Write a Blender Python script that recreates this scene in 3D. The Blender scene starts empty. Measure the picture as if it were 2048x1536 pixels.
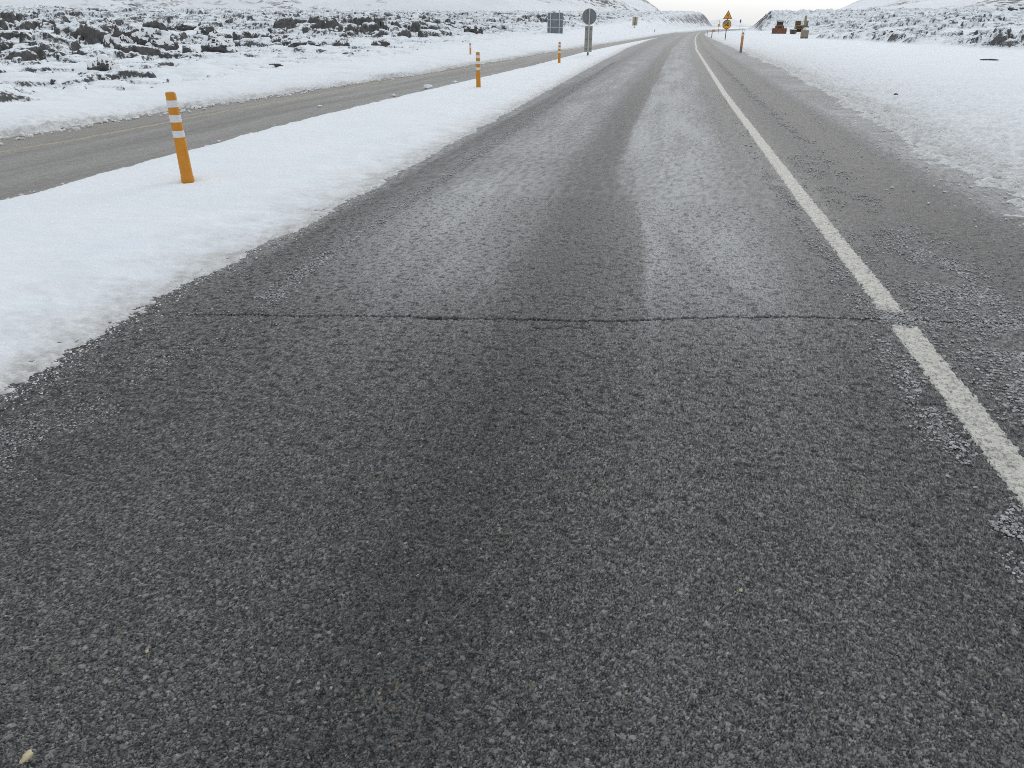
import bpy, bmesh, math, random
import numpy as np
from mathutils import Matrix, Vector, noise as mnoise
random.seed(7); rng = np.random.default_rng(7)
SC = bpy.context.scene
COL = SC.collection
R = math.radians

# ------------------------------------------------------------------ camera
CAM_H = 1.55
PITCH, YAW = 26.71, 10.973
cd = bpy.data.cameras.new('camera'); cam = bpy.data.objects.new('camera', cd); COL.objects.link(cam)
cd.sensor_width = 36.0; cd.lens = 24.943; cd.clip_start = 0.05; cd.clip_end = 20000
cam.location = (0, 0, CAM_H)
cam.rotation_euler = (R(90 - PITCH), 0, R(YAW))
SC.camera = cam

# ------------------------------------------------------------------ sky, sun, exposure
SUN_EL, SUN_AZ = 24.0, 12.0            # azimuth clockwise from +Y (the road's direction)
w = bpy.data.worlds.new('World'); SC.world = w; w.use_nodes = True
nt = w.node_tree; nt.nodes.clear()
out = nt.nodes.new('ShaderNodeOutputWorld'); bg = nt.nodes.new('ShaderNodeBackground')
sky = nt.nodes.new('ShaderNodeTexSky'); sky.sky_type = 'NISHITA'; sky.sun_disc = False
sky.sun_elevation = R(SUN_EL); sky.sun_rotation = R(SUN_AZ)
sky.air_density = 1.0; sky.dust_density = 6.0; sky.ozone_density = 1.0
hsv = nt.nodes.new('ShaderNodeHueSaturation'); hsv.inputs['Saturation'].default_value = 0.12
mixc = nt.nodes.new('ShaderNodeMix'); mixc.data_type = 'RGBA'; mixc.inputs[0].default_value = 0.80
# the cloud deck: an even pale layer, a little bluer overhead than near the horizon
tc = nt.nodes.new('ShaderNodeTexCoord'); sep = nt.nodes.new('ShaderNodeSeparateXYZ')
ramp = nt.nodes.new('ShaderNodeValToRGB')
ramp.color_ramp.elements[0].position = 0.0; ramp.color_ramp.elements[0].color = (1.07, 1.08, 1.08, 1)
ramp.color_ramp.elements[1].position = 1.0; ramp.color_ramp.elements[1].color = (0.90, 0.97, 1.06, 1)
gain = nt.nodes.new('ShaderNodeMix'); gain.data_type = 'RGBA'; gain.blend_type = 'MULTIPLY'; gain.inputs[0].default_value = 1.0
CLOUD = 7.6
gain.inputs[7].default_value = (CLOUD, CLOUD, CLOUD, 1)
cn = nt.nodes.new('ShaderNodeTexNoise'); cn.inputs['Scale'].default_value = 2.2; cn.inputs['Detail'].default_value = 4
cm = nt.nodes.new('ShaderNodeMapRange'); cm.inputs['To Min'].default_value = 0.93; cm.inputs['To Max'].default_value = 1.07
cmul = nt.nodes.new('ShaderNodeMix'); cmul.data_type = 'RGBA'; cmul.blend_type = 'MULTIPLY'; cmul.inputs[0].default_value = 1.0
L = nt.links.new
L(tc.outputs['Generated'], sep.inputs[0]); L(sep.outputs['Z'], ramp.inputs[0]); L(ramp.outputs[0], gain.inputs[6])
L(tc.outputs['Generated'], cn.inputs['Vector']); L(cn.outputs[0], cm.inputs[0])
L(gain.outputs[2], cmul.inputs[6]); L(cm.outputs[0], cmul.inputs[7])
L(sky.outputs[0], hsv.inputs['Color']); L(hsv.outputs[0], mixc.inputs[6]); L(cmul.outputs[2], mixc.inputs[7])
L(mixc.outputs[2], bg.inputs[0]); bg.inputs[1].default_value = 0.11; L(bg.outputs[0], out.inputs[0])
sd = bpy.data.lights.new('sun', 'SUN'); sun = bpy.data.objects.new('sun', sd); COL.objects.link(sun)
sd.energy = 0.5; sd.angle = R(28); sd.color = (1.0, 0.985, 0.96)
sv = Vector((math.sin(R(SUN_AZ)) * math.cos(R(SUN_EL)), math.cos(R(SUN_AZ)) * math.cos(R(SUN_EL)), math.sin(R(SUN_EL))))
sun.rotation_euler = sv.to_track_quat('Z', 'Y').to_euler(); sun.location = (0, 0, 60)
SC.view_settings.view_transform = 'Standard'; SC.view_settings.look = 'None'
SC.view_settings.exposure = 0.07; SC.view_settings.gamma = 1.0
SC.render.engine = 'CYCLES'
SC.cycles.filter_width = 1.0; SC.cycles.max_bounces = 5; SC.cycles.use_denoising = False
SC.cycles.use_adaptive_sampling = True; SC.cycles.adaptive_threshold = 0.02

# ------------------------------------------------------------------ numpy noise
def hsh(ix, iy, s=0):
    h = (ix.astype(np.int64) * 374761393 + iy.astype(np.int64) * 668265263 + s * 974634777) & 0xFFFFFFFF
    h = ((h ^ (h >> 13)) * 1274126177) & 0xFFFFFFFF
    h = ((h ^ (h >> 16)) * 2246822519) & 0xFFFFFFFF
    h = h ^ (h >> 15)
    return (h & 0xFFFFFF).astype(np.float32) / 16777216.0
def perlin(x, y, s=0):
    xi = np.floor(x); yi = np.floor(y); fx = (x - xi).astype(np.float32); fy = (y - yi).astype(np.float32)
    xi = xi.astype(np.int64); yi = yi.astype(np.int64)
    u = fx * fx * fx * (fx * (fx * 6 - 15) + 10); v = fy * fy * fy * (fy * (fy * 6 - 15) + 10)
    def gr(dx, dy):
        a = hsh(xi + dx, yi + dy, s) * 6.2831853
        return np.cos(a) * (fx - dx) + np.sin(a) * (fy - dy)
    a = gr(0, 0); b = gr(1, 0); c = gr(0, 1); d = gr(1, 1)
    return 1.5 * ((a + (b - a) * u) * (1 - v) + (c + (d - c) * u) * v)
def fbm(x, y, oct=4, s=0, gain=0.5):
    t = 0; a = 1.0
    for o in range(oct):
        t = t + a * perlin(x * 2 ** o, y * 2 ** o, s + o * 17); a *= gain
    return t
def worley(x, y, s=0, jit=0.9):
    """F1, F2, the nearest cell's random number and the offset to its point"""
    xi = np.floor(x).astype(np.int64); yi = np.floor(y).astype(np.int64)
    f1 = np.full(x.shape, 9., np.float32); f2 = f1.copy(); idr = np.zeros_like(f1); ox = np.zeros_like(f1); oy = np.zeros_like(f1)
    for dx in (-1, 0, 1):
        for dy in (-1, 0, 1):
            cx_ = xi + dx; cy_ = yi + dy
            px = cx_ + 0.5 + (hsh(cx_, cy_, s) - 0.5) * jit; py = cy_ + 0.5 + (hsh(cx_, cy_, s + 1) - 0.5) * jit
            ax = (x - px).astype(np.float32); ay = (y - py).astype(np.float32)
            d = np.sqrt(ax * ax + ay * ay)
            m = d < f1
            f2 = np.where(m, f1, np.minimum(f2, d)); f1 = np.where(m, d, f1)
            idr = np.where(m, hsh(cx_, cy_, s + 2), idr); ox = np.where(m, ax, ox); oy = np.where(m, ay, oy)
    return f1, f2, idr, ox, oy
def sst(a, b, x):
    t = np.clip((x - a) / (b - a), 0, 1); return t * t * (3 - 2 * t)
def ip(x, xs, ys): return np.interp(x, xs, ys)

# ------------------------------------------------------------------ mesh helpers
def grid_faces(nr, nc, off=0):
    i = np.arange(nr - 1)[:, None] * nc + np.arange(nc - 1)[None, :]
    i = i.ravel() + off
    return np.stack([i, i + 1, i + nc + 1, i + nc], 1)
def mesh_np(name, V, Fq, m, attrs=None, smooth=True, parent=None):
    me = bpy.data.meshes.new(name)
    V = np.asarray(V, np.float32); Fq = np.asarray(Fq, np.int32); k = Fq.shape[1]
    me.vertices.add(len(V)); me.vertices.foreach_set('co', V.ravel())
    me.loops.add(Fq.size); me.loops.foreach_set('vertex_index', Fq.ravel())
    me.polygons.add(len(Fq)); me.polygons.foreach_set('loop_start', np.arange(0, Fq.size, k, dtype=np.int32))
    me.update(calc_edges=True)
    me.polygons.foreach_set('use_smooth', np.full(len(Fq), smooth, bool))
    for an, av in (attrs or {}).items():
        a = me.attributes.new(an, 'FLOAT', 'POINT'); a.data.foreach_set('value', np.asarray(av, np.float32).ravel())
    me.materials.append(m); me.update()
    o = bpy.data.objects.new(name, me); COL.objects.link(o)
    if parent: o.parent = parent
    return o
def tag(o, label=None, cat=None, group=None, kind=None):
    for k, v in (('label', label), ('category', cat), ('group', group), ('kind', kind)):
        if v: o[k] = v
    return o
def thing(name, loc, label, cat, group=None, rz=0):
    o = bpy.data.objects.new(name, None); COL.objects.link(o); o.location = loc; o.rotation_euler = (0, 0, rz)
    o.empty_display_size = 0.1
    return tag(o, label, cat, group)
def dup(root, loc, label=None, rz=None):
    r = root.copy(); COL.objects.link(r); r.location = loc
    if rz is not None: r.rotation_euler = (0, 0, rz)
    if label: r['label'] = label
    for ch in list(root.children):
        c = ch.copy(); COL.objects.link(c); c.parent = r
        for g in list(ch.children):
            d = g.copy(); COL.objects.link(d); d.parent = c
    return r
class MB:
    """collects shapes into one mesh"""
    def __init__(self): self.bm = bmesh.new()
    def _xf(self, vs, M):
        for v in vs: v.co = M @ v.co
    def box(self, c, s, rot=(0, 0, 0), bev=0.0):
        from mathutils import Euler
        g = bmesh.ops.create_cube(self.bm, size=1.0); vs = g['verts']
        for v in vs: v.co = Vector((v.co.x * s[0], v.co.y * s[1], v.co.z * s[2]))
        if bev > 0:
            es = list({e for v in vs for e in v.link_edges})
            b = bmesh.ops.bevel(self.bm, geom=es, offset=bev, segments=2, affect='EDGES', profile=0.6)
            vs = list({v for f in b['faces'] for v in f.verts} | {v for v in vs if v.is_valid})
        self._xf(vs, Matrix.Translation(c) @ Euler(rot).to_matrix().to_4x4())
        return self
    def cone(self, p0, p1, r0, r1=None, seg=20, caps=True):
        r1 = r0 if r1 is None else r1
        a, b = Vector(p0), Vector(p1); d = b - a
        g = bmesh.ops.create_cone(self.bm, cap_ends=caps, segments=seg, radius1=r0, radius2=r1, depth=d.length)
        self._xf(g['verts'], Matrix.Translation((a + b) / 2) @ d.to_track_quat('Z', 'Y').to_matrix().to_4x4())
        return self
    def lathe(self, prof, seg=24, c=(0, 0, 0), sy=1.0):
        rings = []
        for r_, z in prof:
            if r_ < 1e-6: rings.append([self.bm.verts.new((c[0], c[1], c[2] + z))])
            else: rings.append([self.bm.verts.new((c[0] + r_ * math.cos(2 * math.pi * k / seg), c[1] + sy * r_ * math.sin(2 * math.pi * k / seg), c[2] + z)) for k in range(seg)])
        for a, b in zip(rings, rings[1:]):
            for k in range(seg):
                k2 = (k + 1) % seg
                q = [a[k % len(a)], a[k2 % len(a)], b[k2 % len(b)], b[k % len(b)]]
                u = []
                for v in q:
                    if v not in u: u.append(v)
                if len(u) > 2: self.bm.faces.new(u)
        return self
    def prism(self, pts, depth, M=Matrix()):
        """outline pts in local XZ, thickness along local Y"""
        f = [self.bm.verts.new(M @ Vector((x, -depth / 2, z))) for x, z in pts]
        b = [self.bm.verts.new(M @ Vector((x, depth / 2, z))) for x, z in pts]
        n = len(pts)
        self.bm.faces.new(f); self.bm.faces.new(b[::-1])
        for k in range(n): self.bm.faces.new([f[k], b[k], b[(k + 1) % n], f[(k + 1) % n]])
        return self
    def ring(self, outer, inner, depth, M=Matrix()):
        n = len(outer)
        vs = [[self.bm.verts.new(M @ Vector((x, y, z))) for x, z in P] for P in (outer, inner) for y in (-depth / 2, depth / 2)]
        of, ob, inf, inb = vs
        for k in range(n):
            j = (k + 1) % n
            for q in ([of[k], of[j], inf[j], inf[k]], [ob[k], inb[k], inb[j], ob[j]], [of[k], ob[k], ob[j], of[j]], [inf[k], inf[j], inb[j], inb[k]]): self.bm.faces.new(q)
        return self
    def build(self, name, m, parent=None, smooth=False):
        bmesh.ops.recalc_face_normals(self.bm, faces=self.bm.faces[:])
        me = bpy.data.meshes.new(name); self.bm.to_mesh(me); self.bm.free()
        if smooth:
            me.polygons.foreach_set('use_smooth', np.full(len(me.polygons), True, bool)); me.set_sharp_from_angle(angle=R(40))
        me.materials.append(m); o = bpy.data.objects.new(name, me); COL.objects.link(o)
        if parent: o.parent = parent
        return o

# ------------------------------------------------------------------ materials
def mat(name):
    m = bpy.data.materials.new(name); m.use_nodes = True; n = m.node_tree; n.nodes.clear()
    o = n.nodes.new('ShaderNodeOutputMaterial'); p = n.nodes.new('ShaderNodeBsdfPrincipled')
    n.links.new(p.outputs[0], o.inputs[0]); return m, n, p
class NB:
    """small node helper"""
    def __init__(s, n): s.n = n
    def attr(s, name):
        a = s.n.nodes.new('ShaderNodeAttribute'); a.attribute_name = name; return a.outputs['Fac']
    def pos(s, scale=(1, 1, 1)):
        g = s.n.nodes.new('ShaderNodeNewGeometry'); mp = s.n.nodes.new('ShaderNodeMapping'); mp.inputs['Scale'].default_value = scale
        s.n.links.new(g.outputs['Position'], mp.inputs[0]); return mp.outputs[0]
    def obj(s, scale=(1, 1, 1)):
        g = s.n.nodes.new('ShaderNodeTexCoord'); mp = s.n.nodes.new('ShaderNodeMapping'); mp.inputs['Scale'].default_value = scale
        s.n.links.new(g.outputs['Object'], mp.inputs[0]); return mp.outputs[0]
    def noise(s, vec, scale, detail=3, rough=0.55, dist=0.0):
        t = s.n.nodes.new('ShaderNodeTexNoise'); t.inputs['Scale'].default_value = scale; t.inputs['Detail'].default_value = detail
        t.inputs['Roughness'].default_value = rough; t.inputs['Distortion'].default_value = dist
        s.n.links.new(vec, t.inputs['Vector']); return t.outputs[0]
    def vor(s, vec, scale, out='Color', feat='F1'):
        t = s.n.nodes.new('ShaderNodeTexVoronoi'); t.inputs['Scale'].default_value = scale; t.feature = feat
        s.n.links.new(vec, t.inputs['Vector']); return t.outputs[out]
    def rng(s, v, a, b, c=0., d=1., smooth=False):
        t = s.n.nodes.new('ShaderNodeMapRange'); t.inputs[1].default_value = a; t.inputs[2].default_value = b
        t.inputs[3].default_value = c; t.inputs[4].default_value = d
        if smooth: t.interpolation_type = 'SMOOTHSTEP'
        s.n.links.new(v, t.inputs[0]); return t.outputs[0]
    def math(s, op, a, b=None):
        t = s.n.nodes.new('ShaderNodeMath'); t.operation = op
        for k, v in enumerate((a, b)):
            if v is None: continue
            if isinstance(v, (int, float)): t.inputs[k].default_value = v
            else: s.n.links.new(v, t.inputs[k])
        return t.outputs[0]
    def mix(s, f, a, b):
        t = s.n.nodes.new('ShaderNodeMix'); t.data_type = 'RGBA'
        for k, v in ((0, f), (6, a), (7, b)):
            if isinstance(v, (int, float)): t.inputs[k].default_value = v
            elif isinstance(v, tuple): t.inputs[k].default_value = (*v, 1)
            else: s.n.links.new(v, t.inputs[k])
        return t.outputs[2]
    def bump(s, h, dist, strength=1.0, prev=None):
        t = s.n.nodes.new('ShaderNodeBump'); t.inputs['Strength'].default_value = strength; t.inputs['Distance'].default_value = dist
        s.n.links.new(h, t.inputs['Height'])
        if prev is not None: s.n.links.new(prev, t.inputs['Normal'])
        return t.outputs[0]
    def to(s, v, p, inp): s.n.links.new(v, p.inputs[inp])

def asphalt_material():
    m, n, p = mat('asphalt'); b = NB(n)
    P = b.pos()
    relief = b.attr('relief'); stone = b.attr('stone'); frost = b.attr('frost'); dust = b.attr('dust')
    vr = n.nodes.new('ShaderNodeSeparateColor'); n.links.new(b.vor(P, 120), vr.inputs[0])
    fine = b.noise(P, 260, 2)
    big = b.noise(P, 24, 4, 0.7)
    st = b.math('ADD', b.math('MULTIPLY', stone, 0.75), b.math('MULTIPLY', vr.outputs[0], 0.25))
    col = b.mix(b.rng(st, 0.08, 0.95), (0.024, 0.024, 0.0243), (0.250, 0.249, 0.247))
    # warm and pale stones here and there
    col = b.mix(b.math('MULTIPLY', b.rng(vr.outputs[1], 0.93, 0.95), b.rng(b.noise(P, 3.0, 2), 0.5, 0.62)), col, (0.16, 0.13, 0.095))
    col = b.mix(b.rng(vr.outputs[2], 0.991, 0.994), col, (0.30, 0.29, 0.27))
    g = b.rng(fine, 0.3, 0.7, 0.72, 1.28)
    mm = n.nodes.new('ShaderNodeMix'); mm.data_type = 'RGBA'; mm.blend_type = 'MULTIPLY'; mm.inputs[0].default_value = 1
    n.links.new(col, mm.inputs[6]); n.links.new(g, mm.inputs[7]); col = mm.outputs[2]
    grain = b.noise(P, 45, 3, 0.7)
    fm = b.math('MULTIPLY', frost, b.rng(b.math('ADD', b.math('MULTIPLY', st, 0.60), b.math('MULTIPLY', grain, 0.55)), 0.22, 0.68))
    col = b.mix(b.math('MINIMUM', fm, 0.92), col, (0.50, 0.505, 0.505))
    dm = b.math('MULTIPLY', dust, b.rng(big, 0.25, 0.75, 0.55, 1.0))
    col = b.mix(dm, col, (0.27, 0.245, 0.21))
    b.to(col, p, 'Base Color')
    b.to(b.rng(frost, 0, 1, 0.58, 0.80), p, 'Roughness'); p.inputs['Specular IOR Level'].default_value = 0.14
    h = b.math('ADD', b.math('MULTIPLY', big, 0.5), b.math('ADD', b.math('MULTIPLY', grain, 0.35), b.math('MULTIPLY', vr.outputs[0], 0.22)))
    bp = n.nodes.new('ShaderNodeBump'); bp.inputs['Distance'].default_value = 0.014
    n.links.new(h, bp.inputs['Height']); n.links.new(relief, bp.inputs['Strength']); b.to(bp.outputs[0], p, 'Normal')
    return m
def snow_material(name='snow', bumpd=0.02):
    m, n, p = mat(name); b = NB(n); P = b.pos()
    dirt = b.attr('dirt')
    n1 = b.noise(P, 9, 4, 0.6); n2 = b.noise(P, 60, 3, 0.6); n3 = b.noise(P, 0.9, 3)
    col = b.mix(b.rng(n3, 0.3, 0.7), (0.765, 0.812, 0.852), (0.815, 0.842, 0.862))
    d = b.math('MULTIPLY', dirt, b.rng(b.math('ADD', b.math('MULTIPLY', n1, 0.6), b.math('MULTIPLY', n2, 0.4)), 0.30, 0.68, 0.15, 1.0))
    col = b.mix(d, col, (0.38, 0.36, 0.33))
    b.to(col, p, 'Base Color'); p.inputs['Roughness'].default_value = 0.75; p.inputs['Specular IOR Level'].default_value = 0.2
    h = b.math('ADD', b.math('MULTIPLY', n1, 0.7), b.math('MULTIPLY', n2, 0.3))
    b.to(b.bump(h, bumpd, 0.7), p, 'Normal')
    return m
def lava_material(name='snowy_lava', obj=False):
    m, n, p = mat(name); b = NB(n); P = b.pos()
    geo = n.nodes.new('ShaderNodeNewGeometry'); sp = n.nodes.new('ShaderNodeSeparateXYZ'); n.links.new(geo.outputs['Normal'], sp.inputs[0])
    n1 = b.noise(P, 3.0, 5, 0.65); n2 = b.noise(P, 11, 4, 0.65); n3 = b.noise(P, 0.5, 3)
    steep = b.math('ADD', sp.outputs['Z'], b.rng(n2, 0.25, 0.75, -0.22, 0.22))
    if obj: rockm = b.rng(b.math('ADD', sp.outputs['Z'], b.rng(n2, 0.25, 0.75, -0.08, 0.08)), 0.66, 0.74, 1, 0)
    else: rockm = b.math('MULTIPLY', b.rng(steep, 0.72, 0.86, 1, 0), b.rng(b.attr('rock'), 0.05, 0.35))
    if not obj:
        fl = b.noise(b.pos((1, 1, 1.8)), 0.75, 5, 0.68, 0.4)
        rockm = b.math('MAXIMUM', rockm, b.math('MULTIPLY', b.rng(fl, 0.535, 0.585), b.math('MULTIPLY', b.attr('speck'), b.rng(steep, 0.93, 1.02, 1, 0.35))))
    rc = b.mix(b.rng(n1, 0.3, 0.7), (0.040, 0.041, 0.044), (0.150, 0.150, 0.150))
    rc = b.mix(b.rng(b.noise(P, 1.3, 2), 0.64, 0.74), rc, (0.085, 0.058, 0.050))
    rc = b.mix(b.rng(n2, 0.60, 0.66, 0, 0.5), rc, (0.14, 0.135, 0.12))
    sn = b.mix(b.rng(n3, 0.3, 0.7), (0.765, 0.812, 0.852), (0.815, 0.842, 0.862))
    if not obj:
        sn = b.mix(b.math('MULTIPLY', b.attr('dirt'), b.rng(b.math('ADD', b.math('MULTIPLY', n2, 0.5), b.math('MULTIPLY', b.noise(P, 45, 3), 0.5)), 0.33, 0.66, 0.15, 1)), sn, (0.42, 0.405, 0.38))
    b.to(b.mix(rockm, sn, rc), p, 'Base Color'); p.inputs['Roughness'].default_value = 0.85; p.inputs['Specular IOR Level'].default_value = 0.2
    h = b.math('ADD', b.math('MULTIPLY', n1, 0.6), b.math('MULTIPLY', n2, 0.4))
    bp = n.nodes.new('ShaderNodeBump'); bp.inputs['Distance'].default_value = 0.12
    n.links.new(h, bp.inputs['Height']); n.links.new(b.rng(rockm, 0, 1, 0.08, 0.9), bp.inputs['Strength']); b.to(bp.outputs[0], p, 'Normal')
    return m
def hill_material():
    m, n, p = mat('snowy_hillside'); b = NB(n); P = b.pos((1, 1, 1.6))
    a = b.noise(P, 0.006, 5, 0.65); c = b.noise(P, 0.09, 6, 0.75, 0.6)
    rm = b.math('MULTIPLY', b.rng(a, 0.50, 0.58), b.rng(c, 0.50, 0.55))
    b.to(b.mix(rm, b.mix(b.rng(b.noise(P, 0.02, 4), 0.35, 0.65), (0.80, 0.83, 0.86), (0.86, 0.87, 0.88)), (0.13, 0.135, 0.14)), p, 'Base Color')
    p.inputs['Roughness'].default_value = 0.9; p.inputs['Specular IOR Level'].default_value = 0.1
    b.to(b.bump(c, 3.0, 0.5), p, 'Normal')
    return m
def plain(name, col, rough=0.5, var=0.15, scale=6, metal=0.0, dirt=None, dirt_amt=0.5):
    m, n, p = mat(name); b = NB(n); P = b.obj()
    n1 = b.noise(P, scale, 4, 0.6)
    c = b.mix(b.rng(n1, 0.3, 0.7), tuple(x * (1 - var) for x in col), tuple(min(1, x * (1 + var)) for x in col))
    if dirt: c = b.mix(b.rng(b.noise(P, scale * 0.7, 5, 0.7), 0.5, 0.68, 0, dirt_amt), c, dirt)
    b.to(c, p, 'Base Color'); b.to(b.rng(n1, 0.3, 0.7, rough - 0.08, rough + 0.08), p, 'Roughness'); p.inputs['Metallic'].default_value = metal
    b.to(b.bump(b.noise(P, scale * 8, 2), 0.002, 0.4), p, 'Normal')
    return m
def paint_material(name, col):
    m, n, p = mat(name); b = NB(n); P = b.pos()
    n1 = b.noise(P, 14, 5, 0.7); n2 = b.noise(P, 90, 3, 0.6)
    c = b.mix(b.rng(n2, 0.3, 0.7), tuple(x * 0.82 for x in col), col)
    c = b.mix(b.rng(n1, 0.45, 0.66, 0, 0.85), c, tuple(x * 0.62 for x in col))
    c = b.mix(b.rng(b.math('ADD', b.math('MULTIPLY', n2, 0.5), b.math('MULTIPLY', b.noise(P, 35, 4, 0.7), 0.5)), 0.49, 0.60, 0, 0.9), c, (0.15, 0.148, 0.138))
    b.to(c, p, 'Base Color'); p.inputs['Roughness'].default_value = 0.7
    b.to(b.bump(n2, 0.008, 0.7), p, 'Normal')
    return m

M_ASPH = asphalt_material()
M_SNOW = snow_material()
M_LAVA = lava_material()
M_BOULDER = lava_material('snowy_boulder', True)
M_HILL = hill_material()
M_LINE = paint_material('white_road_paint', (0.66, 0.645, 0.58))
M_YLINE = paint_material('worn_yellow_road_paint', (0.50, 0.44, 0.30))
M_ORANGE = plain('orange_plastic', (0.56, 0.215, 0.004), 0.42, 0.10, 14, dirt=(0.42, 0.20, 0.03), dirt_amt=0.45)
M_BAND = plain('white_reflective_band', (0.66, 0.66, 0.68), 0.35, 0.05, 30)
M_STAKE = plain('faded_orange_stake', (0.55, 0.26, 0.10), 0.6, 0.15, 20)
M_STEEL = plain('galvanised_steel', (0.50, 0.51, 0.50), 0.45, 0.08, 12, 0.3)
M_BACK = plain('grey_sign_back', (0.185, 0.195, 0.205), 0.5, 0.06, 4)
M_BACKB = plain('blue_grey_sign_back', (0.16, 0.185, 0.225), 0.5, 0.06, 4)
M_PLATE = plain('dull_aluminium_plate', (0.30, 0.295, 0.265), 0.5, 0.08, 5)
M_TAN = plain('tan_sign_back', (0.42, 0.37, 0.27), 0.55, 0.08, 5)
M_DARK = plain('dark_steel_post', (0.05, 0.052, 0.055), 0.5, 0.15, 8)
M_GREYP = plain('grey_post_foot', (0.19, 0.19, 0.185), 0.6, 0.1, 10)
M_SIGNY = plain('amber_sign_face', (0.78, 0.40, 0.02), 0.45, 0.05, 5)
M_SIGNR = plain('dark_red_sign_border', (0.26, 0.045, 0.03), 0.45, 0.1, 5)
M_BLACK = plain('black_sign_print', (0.02, 0.018, 0.016), 0.5, 0.1, 5)
M_BLUE = plain('blue_sign_face', (0.03, 0.05, 0.22), 0.5, 0.05, 5)
M_SNOWP = plain('packed_snow', (0.80, 0.82, 0.84), 0.8, 0.04, 3)
M_RUST = plain('rusty_red_steel', (0.22, 0.092, 0.055), 0.65, 0.3, 1.5, dirt=(0.13, 0.06, 0.035), dirt_amt=0.8)
M_OCHRE = plain('worn_ochre_paint', (0.36, 0.22, 0.10), 0.55, 0.22, 1.2, dirt=(0.20, 0.11, 0.055), dirt_amt=0.8)
M_TRACK = plain('dark_track_steel', (0.05, 0.04, 0.034), 0.7, 0.3, 3)
M_GLASS = plain('dark_window_glass', (0.02, 0.02, 0.022), 0.12, 0.1, 1)
M_GREYG = plain('weathered_grey_green_steel', (0.24, 0.25, 0.22), 0.6, 0.2, 2)
M_STICK = plain('faded_grey_ochre_steel', (0.30, 0.24, 0.17), 0.6, 0.25, 1.5)
M_DGREEN = plain('dark_green_steel', (0.05, 0.062, 0.05), 0.6, 0.25, 2, dirt=(0.11, 0.05, 0.03), dirt_amt=0.8)
M_CHIP = plain('pale_ochre_stone', (0.50, 0.43, 0.28), 0.8, 0.25, 40)
M_DSTONE = plain('dark_basalt_stone', (0.05, 0.048, 0.046), 0.85, 0.3, 12)
def block_material():
    m, n, p = mat('ribbed_beige_block'); b = NB(n); P = b.obj()
    wv = n.nodes.new('ShaderNodeTexWave'); wv.inputs['Scale'].default_value = 2.6; wv.inputs['Distortion'].default_value = 1.5; n.links.new(P, wv.inputs['Vector'])
    c = b.mix(b.rng(b.noise(P, 3, 5, 0.7), 0.3, 0.7), (0.24, 0.185, 0.13), (0.36, 0.31, 0.24))
    c = b.mix(b.rng(wv.outputs[0], 0.5, 1.0, 0, 0.5), c, (0.20, 0.20, 0.19))
    b.to(c, p, 'Base Color'); p.inputs['Roughness'].default_value = 0.85; b.to(b.bump(wv.outputs[0], 0.03, 0.8), p, 'Normal'); return m
M_BLOCK = block_material()
def crumb_material(name, c0, c1):
    m, n, p = mat(name); b = NB(n); P = b.pos()
    b.to(b.mix(b.rng(b.noise(P, 25, 4, 0.7), 0.35, 0.65), c0, c1), p, 'Base Color'); p.inputs['Roughness'].default_value = 0.6
    p.inputs['Specular IOR Level'].default_value = 0.4
    b.to(b.bump(b.noise(P, 220, 2), 0.004, 0.8), p, 'Normal'); return m
M_ICE = crumb_material('dirty_ice', (0.22, 0.22, 0.219), (0.54, 0.545, 0.545))
M_SCRUMB = crumb_material('snow_lumps', (0.55, 0.54, 0.52), (0.84, 0.86, 0.88))

# ------------------------------------------------------------------ the plan of the roads (x across, y along; metres)
YL = [0, 4.2, 7.45, 11.7, 20.3, 60.7, 108, 176, 256, 472, 600, 800, 1100]
XLINE = [1.47, 1.50, 1.51, 1.55, 1.64, 2.41, 3.95, 6.64, 10.68, 28.0, 43., 72., 130.]
def x_line(y): return ip(y, YL, XLINE)
def x_medR(y): return np.where(y < 234, ip(y, [0, 2.4, 3.6, 5.5, 8, 14, 33, 62, 107, 155, 234], [-2.9, -2.9, -3.02, -2.93, -2.96, -2.98, -3.03, -3.03, -1.95, 0.0, 5.5]), x_line(y) - 4.0)
def x_medL(y): return ip(y, [0, 6, 9, 13.4, 20, 33, 53, 76, 116, 150], [-6.15, -6.19, -6.28, -6.36, -6.13, -5.6, -5.26, -4.2, -2.1, 0.4])
def x_far(y): return np.where(y < 200, ip(y, [0, 9.85, 14.2, 18, 22, 28, 39, 48, 66, 106, 200], [-10.05, -10.03, -9.93, -9.55, -9.35, -8.87, -8.2, -8.0, -7.0, -4.57, -0.1]), x_line(y) - 7.75)
def x_bank(y): return ip(y, [0, 8, 15, 22, 35, 61, 108, 176, 256, 1100], [3.5, 3.62, 3.98, 4.45, 4.94, 5.63, 6.57, 8.45, 12.5, 133])
CRX = [-2.9, -2.62, -2.01, -1.34, -1.11, -0.73, -0.23, 0.64, 1.06, 1.39, 2.06, 2.6, 3.3]
CRY = [3.52, 3.59, 3.68, 3.80, 3.80, 3.865, 3.94, 4.17, 4.25, 4.27, 4.33, 4.40, 4.42]

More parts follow.
